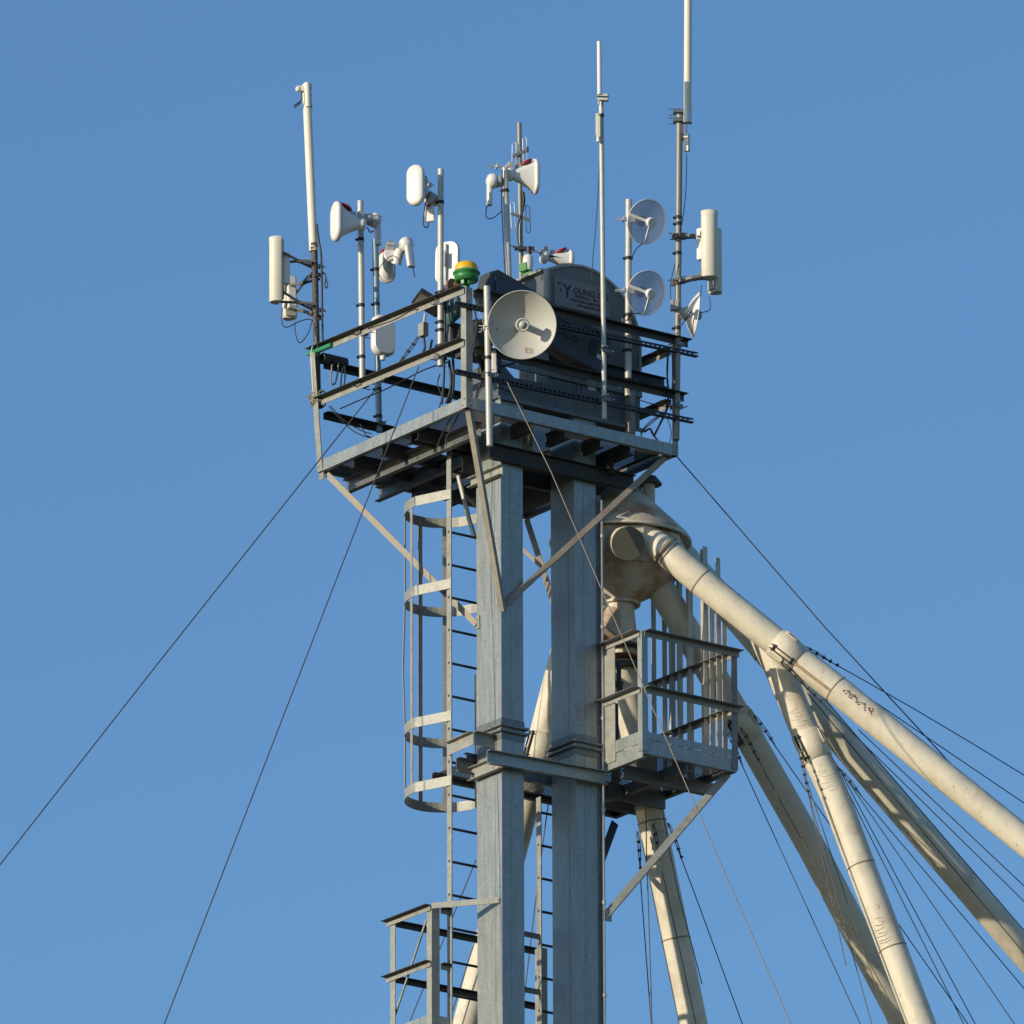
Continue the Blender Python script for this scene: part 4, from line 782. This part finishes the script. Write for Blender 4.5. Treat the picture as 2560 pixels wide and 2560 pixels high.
for st_ in (((.028, -.20), (.03, -.225), (.032, -.252)), ((.028, -.203), (.045, -.20), (.046, -.212), (.031, -.222), (.052, -.25)), ((.066, -.205), (.068, -.25)), ((.066, -.207), (.088, -.208), (.088, -.222), (.068, -.226), (.092, -.232), (.09, -.248), (.068, -.25))):
    sc_.tube([dsurf(*p) for p in st_], .0019, 5)
sc_.build('red_scrawl', REDINK, t)
sp = MB()
for k in range(40):
    a = rnd.uniform(0, 6.28); rr = abs(rnd.gauss(0, .028)); x = -.035 + rr * math.cos(a); y = -.035 + rr * .8 * math.sin(a); sp.box(dsurf(x, y), .006, .004, .002, CR, aD)
sp.build('dirt_speck', mat('brown_speck', (.08, .07, .05), .9), t)
f = MB(); bk = o0 - aD * .02; f.lathe(bk, -aD, [(.11, 0), (.09, .05), (.06, .07)], 20); f.bar(bk - aD * .06, P(1226, 826, oD.dot(FH) + .10), .05, .07); clampset(f, PY(1222, 822, -.10), -RT); f.build('mount', IVORY, t)
def griddish(cxp, cyp, d, label):
    o = P(cxp, cyp, d); ax = (-FW * .84 + CR * .50 - CU * .12).normalized(); F, A, B, U = frame(o, ax, CU * .96 - CR * .12)
    t = thing('mesh_dish', o - U * .2 + FH * .1, label, 'antenna', 'see-through mesh dishes')
    R, dp = .200, .075; o0 = o - A * dp * .5
    f = MB(); f.lathe(o0, A, bowl(R, dp, 10), 48, caps=False); f.build('mesh_reflector', SCREEN, t)
    f = MB(); f.ring(o0 + A * dp, A, R, .0055, 48, 6, u=B); f.build('rim', WHITE, t)
    f = MB()
    for k in (2, 4): f.ring(o0 + A * (dp * (k / 5) ** 2), A, R * k / 5, .0012, 36, 4, u=B)
    f.build('rib', WHITE, t)
    feed = o0 + A * .155
    f = MB(); f.lathe(feed, A, [(.03, -.03), (.046, -.02), (.046, .012), (.038, .018), (.025, .014), (.0, .016)], 24); f.build('feed', WHITE, t)
    for a in (155, 262):
        e = o0 + (CR * math.cos(math.radians(a)) + CU * math.sin(math.radians(a))).normalized() * 0; q = (B * 0)
        aa = math.radians(a); v = -B * math.cos(aa) * (1 if (-B).dot(CR) > 0 else -1) + U * math.sin(aa); e = o0 + v.normalized() * R * .97 + A * dp
        f = MB(); f.bar(e, feed - A * .01, .026 if a == 155 else .016, .012, A); f.build('feed_arm', WHITE, t)
    f = MB(); f.lathe(o0 - A * .005, -A, [(.05, 0), (.045, .05), (.03, .06)], 16); m0 = P(1571, cyp - 5, DEP(1.83, .06)); f.bar(o0 - A * .05, m0, .04, .05); clampset(f, m0, RT); f.build('mount', GREYP, t)
    return t
dH = DEP(1.83, .06) - .16
griddish(1611, 553, dH, 'upper of the two see-through mesh dishes on the bright right pole')
griddish(1610, 731, dH, 'lower of the two see-through mesh dishes, beside the arched hood')
o = P(1727, 786, dI - .02); ax = (RT * .985 + FH * .14 - UP * .10).normalized(); F, A, B, U = frame(o, ax, UP + RT * .07)
t = thing('dish_antenna', o - U * .2, 'small white dish seen edge on, low on the right corner pole', 'antenna')
f = MB(); f.lathe(o - A * .045, A, bowl(.205, .09, 9), 40, caps=False); f.lathe(o - A * .041, A, bowl(.205, .09, 9)[::-1], 40, caps=False); f.build('reflector', WHITE, t)
f = MB(); f.ring(o + A * .045, A, .205, .005, 40, 6); f.build('rim', WHITE, t)
f = MB(); f.lathe(o + A * .04, A, [(.03, 0), (.04, .02), (.04, .05), (.02, .06)], 18); f.build('feed', GREYP, t)
f = MB(); f.lathe(o - A * .045, -A, [(.075, -.015), (.055, .02), (.05, .05)], 18); f.bar(o - A * .08, P(1692, 770, dI), .05, .06); f.box(P(1686, 764, dI - .03), .07, .07, .09, RT, UP); f.build('mount', GREYP, t)
# receiver with yellow dome on the front corner
o = P(1166, 688, DEP(.06, .06)); zd = UP
t = thing('satellite_receiver', o - UP * .07, 'green receiver with a yellow dome on the front corner of the top rail', 'receiver')
f = MB(); f.lathe(o, UP, [(.088, -.062), (.104, -.056), (.109, -.02), (.111, .008), (.122, .012), (.122, .022), (.106, .026), (.106, .036)], 32); f.build('base', GREENP, t)
f = MB(); f.lathe(o, UP, [(.104, .036), (.104, .058), (.099, .086), (.082, .108), (.052, .120), (0, .124)], 32); f.build('dome', YELP, t)
f = MB()
for k in range(36):
    a = 2 * math.pi * k / 36
    if k % 5: dv = V((math.cos(a), math.sin(a), 0)); f.box(o + dv * .1055 + UP * .041, .003, .010, .012, dv, UP)
f.build('dome_lettering', mat('pale_yellow_print', (.62, .52, .16), .5), t)['kind'] = 'stuff'
f = MB()
for a in (-.5, .5): 
    dv = (-FH * math.cos(a) + RT * math.sin(a)); f.box(o + dv * .05 - UP * .075, .05, .03, .05, dv, UP)
f.lathe(o, UP, [(.03, -.12), (.03, -.05)], 12); f.build('foot', GREENP, t)
text('dome_lettering', 'RTK GPS', o, RT, UP, .03, GREYP, t) if False else None
# flood lamp and relay boxes behind the left rail
t = thing('flood_lamp', P(1075, 760, DEP(.2, .5)), 'square dark edged flood lamp tilted down behind the left top rail', 'lamp')
o = P(1072, 757, DEP(.2, .5)); F, A, B, U = frame(o, -RT * .3 - FH * .35 - UP * .75, UP - RT * .6)
f = MB(); f.box(o, .05, .20, .26, A, U); f.build('housing', DARKM, t, bevel=.006); f = MB(); f.box(o + A * .028, .006, .17, .22, A, U); f.build('lens', BRACEM, t)
f = MB(); f.tube([P(1063, 784, DEP(.2, .5)), P(1060, 806, DEP(.2, .5))], .012, 8); f.build('stem', GREYP, t)
t = thing('junction_box', P(1058, 845, DEP(.2, .55)), 'small grey junction box hanging under the flood lamp', 'box')
f = MB(); f.box(P(1058, 825, DEP(.2, .55)), .08, .06, .125, V((0, 1, 0)), UP); f.build('case', RAILM, t, bevel=.004)
f = MB(); f.tube(curve([P(1060, 845, DEP(.2, .55)), P(1062, 870, DEP(.2, .55)), P(1058, 882, DEP(.2, .55)), P(1072, 884, DEP(.2, .55)), P(1080, 850, DEP(.2, .6))]), .011, 8); f.build('flexible_conduit', BLACKP, t)
t = thing('radio_unit', P(1238, 935, DEP(.18, .0)), 'slim white radio standing beside the short bright pole below the big dish', 'radio')
f = MB(); f.loft([rrect(P(1236, 932, DEP(.2, .0)), RT, FH, .05, .03, .01), rrect(P(1235, 884, DEP(.2, .0)), RT, FH, .045, .03, .01), rrect(P(1234, 868, DEP(.2, .0)), RT, FH, .02, .02, .008)]); f.build('body', WHITE, t)
f = MB(); f.tube([P(1236, 932, DEP(.2, 0)), P(1237, 940, DEP(.2, 0))], .014, 8); f.build('gland', GREYP, t)

# ------------------------------------------------------------------ lashings
t = thing('rope_lashing', P(793, 985, dL), 'frayed rope lashing on the left corner post at the middle rail', 'rope')
f = MB(); rr = random.Random(5)
for k in range(22):
    c0 = P(790 + rr.uniform(-8, 12), 1000 + rr.uniform(-16, 16), dL - .03); f.ring(c0, UP + RT * rr.uniform(-.9, .9) + FH * rr.uniform(-.5, .5), .035 + rr.uniform(0, .02), .007, 12, 5)
for k in range(14): c0 = P(788, 1002, dL - .04); f.tube([c0, c0 + V((rr.uniform(-.08, .02), rr.uniform(-.02, .08), rr.uniform(-.07, .05)))], .004, 4)
f.build('knot', ROPE, t)
f = MB(); f.tube(curve([PX(830, 862, -.03), PX(795, 876, -.03), PX(772, 885, -.03)]), .024, 10); tag(f.build('tape_wrap', GREENT), 'bright green tape wrapped round the left end of the top rail', 'tape')
t = thing('rope_lashing', PY(860, 925, LY), 'grey rope coil wrapped on the rear rail near the left corner with hanging loops', 'rope')
f = MB()
for k in range(16): 
    p = PY(806 + 3.7 * k, 896 + .85 * k, LY - .03); f.ring(p, V((1, .1 * rr.uniform(-1, 1), .2 * rr.uniform(-1, 1))), .045, .010, 12, 5)
f.build('coil', mat('dark_rope', (.07, .07, .065), .9, 0, .3, 40), t)
for q in (((830, 912), (827, 955), (838, 958), (844, 930), (846, 908)), ((856, 920), (852, 968), (858, 972), (863, 940), (860, 915))):
    f = MB(); f.tube(curve([PY(x, y, LY - .08) for x, y in q]), .008, 6); f.build('hanging_loop', ROPE, t)

# ------------------------------------------------------------------ cables (src pixels, depth)
def cable(pts, d, label, r=.006, m=BLACKP):
    f = MB(); f.tube(curve([P(x, y, d if not isinstance(d, (list, tuple)) else d[i]) for i, (x, y) in enumerate(pts)], 8), r, 6)
    return tag(f.build('antenna_cable', m), label, 'cable', 'antenna cables')
cable([(792, 560), (797, 600), (803, 640), (805, 720), (806, 800), (807, 862)], dL - .05, 'thick black cable down the left corner mast', .010)
cable([(806, 685), (812, 684), (816, 700), (819, 715), (815, 720), (812, 712), (815, 695)], dL - .05, 'black knotted loop hanging off the left mast cable', .006)
cable([(706, 770), (705, 808), (718, 818), (745, 805), (770, 798), (784, 802)], dL - .12, 'upper black cable looping from the left sector antennas to their pole', .005)
cable([(737, 805), (738, 830), (746, 855), (757, 852), (772, 830), (782, 802), (790, 840), (795, 870)], dL - .12, 'lower black cable looping deep under the left sector antennas', .005)
cable([(785, 802), (790, 850), (778, 880), (782, 960), (786, 1000)], dL - .06, 'pale cable tied along the left corner post', .005, IVORY)
cable([(822, 1016), (845, 1042), (880, 1075), (915, 1092), (935, 1094)], DEP(.1, 2.1), 'black cable sagging from the middle left rail to the deck', .005)
cable([(826, 1015), (860, 1050), (900, 1075), (930, 1085)], DEP(.1, 2.1), 'second black cable sagging just above the first under the middle left rail', .005)
cable([(900, 1060), (908, 1075), (915, 1088), (925, 1092)], DEP(.4, 2.1), 'short black cable dropping to the deck beside the blue grey pole', .006)
cable([(1111, 720), (1112, 800), (1111, 900), (1109, 960), (1105, 1010)], DEP(.12, .46), 'thick black cable taped to the pole beside the receiver', .011)
cable([(1122, 900), (1128, 950), (1124, 985), (1116, 1008)], DEP(.15, .55), 'thick black cable curving down beside the front post to the deck', .014)
cable([(1130, 870), (1134, 930), (1132, 980), (1122, 1012)], DEP(.15, .5), 'second thick black cable curving to the deck beside the front post', .013)
cable([(1150, 1010), (1130, 1040), (1108, 1080), (1095, 1110), (1090, 1126)], DEP(.3, .3), 'black cable drooping below the deck behind the front corner', .006)
cable([(1156, 1010), (1140, 1050), (1118, 1090), (1115, 1115)], DEP(.3, .3), 'black cable drooping below the deck nearest the front corner', .006)
cable([(1212, 925), (1200, 965), (1192, 985), (1188, 1010)], DEP(.3, .1), 'black cable falling behind the front post to the deck', .010)
cable([(1241, 952), (1262, 975), (1290, 983), (1320, 975), (1345, 965)], DEP(.3, .1), 'thin black cable sagging across the elevator head front', .004)
cable([(1502, 360), (1497, 450), (1490, 560), (1482, 650), (1480, 700)], DEP(1.45, yF), 'thin black cable hanging left of the tall thin pole', .004)
cable([(1717, 385), (1715, 470), (1708, 540), (1700, 580)], dI - .06, 'thin black cable hanging from the pale box on the right corner pole', .004)
cable([(1608, 608), (1595, 618), (1585, 632), (1580, 650)], dH, 'short black cable curving from the upper mesh dish to its pole', .005)
cable([(1602, 784), (1585, 784), (1575, 790), (1568, 800)], dH, 'short black cable curving from the lower mesh dish to its pole', .005)
cable([(1754, 712), (1750, 745), (1735, 770), (1720, 790), (1705, 810)], dI - .15, 'black cable from the nearer right sector antenna crossing the small dish', .004)
cable([(1774, 742), (1776, 770), (1768, 778), (1740, 785), (1715, 798), (1703, 815)], dI - .15, 'black cable with a square bend from the right sector pair', .004)
cable([(1688, 658), (1680, 690), (1676, 720), (1678, 765)], dI - .05, 'thin black cable bowing left of the right corner pole', .004)
cable([(1670, 880), (1668, 940), (1671, 985), (1666, 1025), (1650, 1060), (1635, 1090)], DEP(2.1, .05), 'black cable bundle dropping inside the right corner to the deck', .010)
cable([(1680, 880), (1682, 950), (1670, 1020), (1640, 1048), (1612, 1072), (1602, 1092)], DEP(2.1, .08), 'black cable curling onto the deck left of the right corner', .006)
cable([(1662, 1030), (1630, 1050), (1610, 1070), (1600, 1085)], DEP(2.1, .1), 'lower black cable curling onto the deck left of the right corner', .005)
cable([(1610, 1080), (1625, 1072), (1632, 1085), (1648, 1108)], DEP(2.1, .1), 'thick black cable loop lying at the right deck edge', .010)
cable([(1663, 1035), (1675, 1065), (1678, 1090), (1671, 1115)], DEP(2.2, .05), 'thin black cable bowing near the right corner post above the deck', .004)
cable([(1031, 664), (1034, 678), (1037, 692)], dB - .1, 'short black lead below the dome headed radio', .006)
cable([(1217, 514), (1215, 538), (1223, 547), (1236, 543), (1255, 527)], dD - .04, 'black cable looping under the radio left of the centre pole', .005)
cable([(1256, 424), (1254, 500), (1256, 548), (1260, 640), (1264, 700)], dD - .04, 'dark cable running down the shorter centre pole', .005)
cable([(1000, 652), (985, 640), (970, 645), (950, 668), (945, 690)], dB - .1, 'thin dark cable from the dome headed radio to the blue grey pole', .004)
cable([(918, 568), (925, 580), (935, 577)], dA, 'black jumper between the left horn and its radio', .006)

cable([(1186, 770), (1192, 820), (1186, 862), (1196, 905), (1206, 935)], DEP(.28, .2), 'dark cable snaking behind the front post toward the elevator head', .009)
cable([(1210, 905), (1232, 900), (1250, 915), (1272, 912), (1290, 905)], DEP(.35, .1), 'dark cable draped under the big grey dish', .007)
cable([(1325, 920), (1318, 940), (1312, 955), (1306, 975)], DEP(.5, .1), 'tan cable end hanging below the big grey dish', .005, COPPER)
cable([(1118, 905), (1060, 925), (1010, 950), (960, 975), (905, 998), (850, 1022)], .55, 'black cable strung along the inside of the middle left rail', .006)
cable([(1108, 742), (1060, 770), (1030, 776), (985, 800), (920, 822)], .55, 'black cable sagging along the inside of the upper left rail', .005)
cable([(1240, 968), (1300, 985), (1380, 997), (1460, 1018), (1500, 1030)], .15, 'black cable tied under the lower front strut rail', .005)
cable([(1565, 960), (1578, 985), (1600, 1000), (1640, 1012), (1672, 1018)], DEP(2.0, .1), 'black cable from the mesh dish pole to the right corner', .005)
cable([(1100, 935), (1094, 960), (1104, 990), (1098, 1020), (1090, 1045)], .5, 'black cable hanging loose below the pole beside the receiver', .006)
cable([(1195, 770), (1206, 800), (1214, 826)], DEP(.25, .1), 'thin grey cable behind the front post near the big dish clamp', .004, GREYP)
# ------------------------------------------------------------------ guy wires
def guy(pts, label, r=.0055, m=WIRE, clips=None, g='guy wires'):
    pp = [P(*p) for p in pts]
    if clips:
        t = thing('guy_wire', pp[-1], label, 'wire', g); f = MB(); f.tube(pp, r, 6); f.build('strand', m, t)
        d = (pp[1] - pp[0]).normalized(); s_ = d.cross(FH).normalized()
        for k in range(clips):
            c0 = pp[0] + d * (.10 + .08 * k); f = MB(); f.box(c0 + s_ * .004, .02, .022, .022, d, s_); f.tube([c0 - s_ * .012, c0 + s_ * .028], .004, 5); f.build('wire_clip', DARKM, t)
        f = MB(); f.tube(curve([pp[0] + d * .36, pp[0] + d * .2 + s_ * .018, pp[0] + d * .05 + s_ * .016, pp[0], pp[0] + d * .05 - s_ * .006]), r * .9, 5); f.build('tail', m, t)
    else:
        f = MB(); f.tube(pp, r, 6); t = tag(f.build('guy_wire', m), label, 'wire', g)
    return t
guy([(1048, 838, 1.0), (1000, 903, 1.0), (927, 988, .9), (400, 1652, -.5), (0, 2162, -1.5), (-300, 2545, -2.2)], 'guy wire falling to the left edge of the picture', clips=4)
guy([(1047, 916, .3), (900, 1296, 0), (700, 1812, -.6), (410, 2562, -1.4), (300, 2850, -1.7)], 'guy wire falling steeply left to the bottom edge')
guy([(1268, 955, -.1), (1378, 1180, -.2), (1524, 1520, -.4), (1697, 1920, -.7), (1977, 2560, -1.2), (2100, 2840, -1.4)], 'bright guy wire crossing in front of the far leg down to the bottom edge', .0055, WIREL)
guy([(1690, 1139, DEP(LX, 0)), (2055, 1560, 1.6), (2396, 1930, 2.2), (2600, 2150, 2.6)], 'guy wire from the right platform corner sloping down right', .0065)
S = lambda x, y: (1760 + x / 1.9325, 1560 + y / 1.9325)
def gl_(a, b, d0, d1, label, clips=None, m=WIRE, r=.0050, sag=0):
    a = S(*a); b = S(*b); n = 5; pts = []
    k = 1.25
    for i in range(n + 1):
        t_ = i / n * k; pts.append((a[0] + (b[0] - a[0]) * t_, a[1] + (b[1] - a[1]) * t_ + sag * math.sin(math.pi * min(t_, 1)), d0 + (d1 - d0) * t_))
    return guy(pts, label, r, m, clips)
gl_((470, 105), (1546, 730), d1 - .0, d1 + 1.5, 'wire leaving the topmost spout clamp highest to the right edge', 5, sag=-6)
gl_((690, 285), (1546, 865), d1 + .12, d1 + 1.3, 'wire hugging the upper edge of the topmost spout')
gl_((745, 510), (1546, 1265), d1 + .15, d1 + 1.0, 'wire below the topmost spout reaching the right edge first', m=WIRE)
gl_((370, 185), (1546, 1340), d1 - .10, d1 + .8, 'wire from the lower clamp of the topmost spout, crossing in front of the second spout', 6)
gl_((500, 335), (1546, 1590), d2 + .05, d2 + 1.15, 'thin wire lying along the middle of the second spout')
gl_((560, 335), (1546, 1480), d2 + .05, d2 + 1.15, 'thin wire lying along the upper side of the second spout')
gl_((640, 690), (1546, 1760), d3 - .1, d3 + .6, 'wire fanning from the crossing spout clamp just under the second spout', 3)
gl_((600, 620), (1500, 1932), d3 - .1, d3 + .4, 'wire fanning from the crossing spout clamp to the lower right corner')
gl_((655, 705), (1310, 1932), d3 - .05, d3 + .3, 'dark wire fanning from the crossing spout clamp, third from the right')
gl_((650, 720), (1255, 1932), d3 - .05, d3 + .3, 'bright wire fanning from the crossing spout clamp toward the bottom', m=WIREL)
gl_((940, 1450), (1275, 1932), d3 + .1, d3 + .3, 'wire starting beside the lowest joint of the crossing spout')
gl_((455, 600), (640, 1440), d3 - .15, d3 - .3, 'wire running down left of the crossing spout from its clamp', 5)
gl_((490, 740), (890, 1932), d3 - .15, d3 - .2, 'wire just left of the crossing spout reaching the bottom edge')
gl_((500, 800), (810, 1932), d3 - .15, d3 - .3, 'wire over the shaded spout reaching the bottom edge')
d5 = DEP(3.2, .5)
gl_((240, 440), (560, 900), d5 - .2, d5, 'wire from the upper clips of the shaded spout', 3)
gl_((175, 500), (960, 1932), d5 - .2, d5 - .3, 'wire lying along the shaded spout from its clamp', 4)
gl_((110, 520), (755, 1932), d5 - .2, d5 + .2, 'wire from the landing corner falling right of the bright wire', 3)
gl_((0, 1430), (180, 1932), d6 - .2, d6, 'wire falling to the bottom edge right of the steepest spout') if False else None
T = lambda x, y: (1480 + x / 4.83, 1840 + y / 4.83)
guy([(*T(915, 1050), d6 + 0.23), (*T(1030, 1350), d6 + 0.23), (*T(1250, 1932), d6 + .2), (1900, 2680, d6 + 0.63)], 'wire from the right lug of the steepest spout to the bottom edge', clips=4)
guy([(*T(540, 1150), d6 + 0.18), (*T(575, 1540), d6 + 0.18), (*T(600, 1932), d6 + 0.18), (1628, 2560, d6 + 0.13), (1640, 2700, d6 + 0.13)], 'wire hanging from the left lug of the steepest spout', clips=4)
guy([(*T(650, 860), d6 + 0.13), (*T(660, 1500), d6 + 0.13), (*T(677, 1932), d6 + 0.13), (1630, 2560, d6 + 0.13), (1632, 2700, d6 + 0.13)], 'nearly plumb wire left of the steepest spout')
guy([(*T(735, 1060), d6 + 0.13), (*T(800, 1430), d6 + 0.13), (*T(915, 1932), d6 + 0.13), (1740, 2560, d6 + 0.23), (1790, 2760, d6 + 0.23)], 'wire running down the face of the steepest spout', clips=3)
guy([(*T(850, 900), d6 + 0.21), (*T(960, 1500), d6 + 0.21), (*T(1050, 1932), d6 + 0.21), (1755, 2460, d6 + .2)], 'wire along the right side of the steepest spout')
guy([(1372, 2000, d7), (1345, 2200, d7), (1313, 2470, d7), (1290, 2650, d7)], 'thin wire slanting left between the two legs')
guy([(1190, 2150, d7 + .1), (1100, 2370, d7), (1028, 2545, d7), (960, 2710, d7)], 'thin wire slanting behind the caged ladder and lower landing')
guy([(1188, 2350, d7 - .2), (1130, 2532, d7 - .2), (1070, 2720, d7 - .2)], 'thin wire on the left side of the left leaning spout')
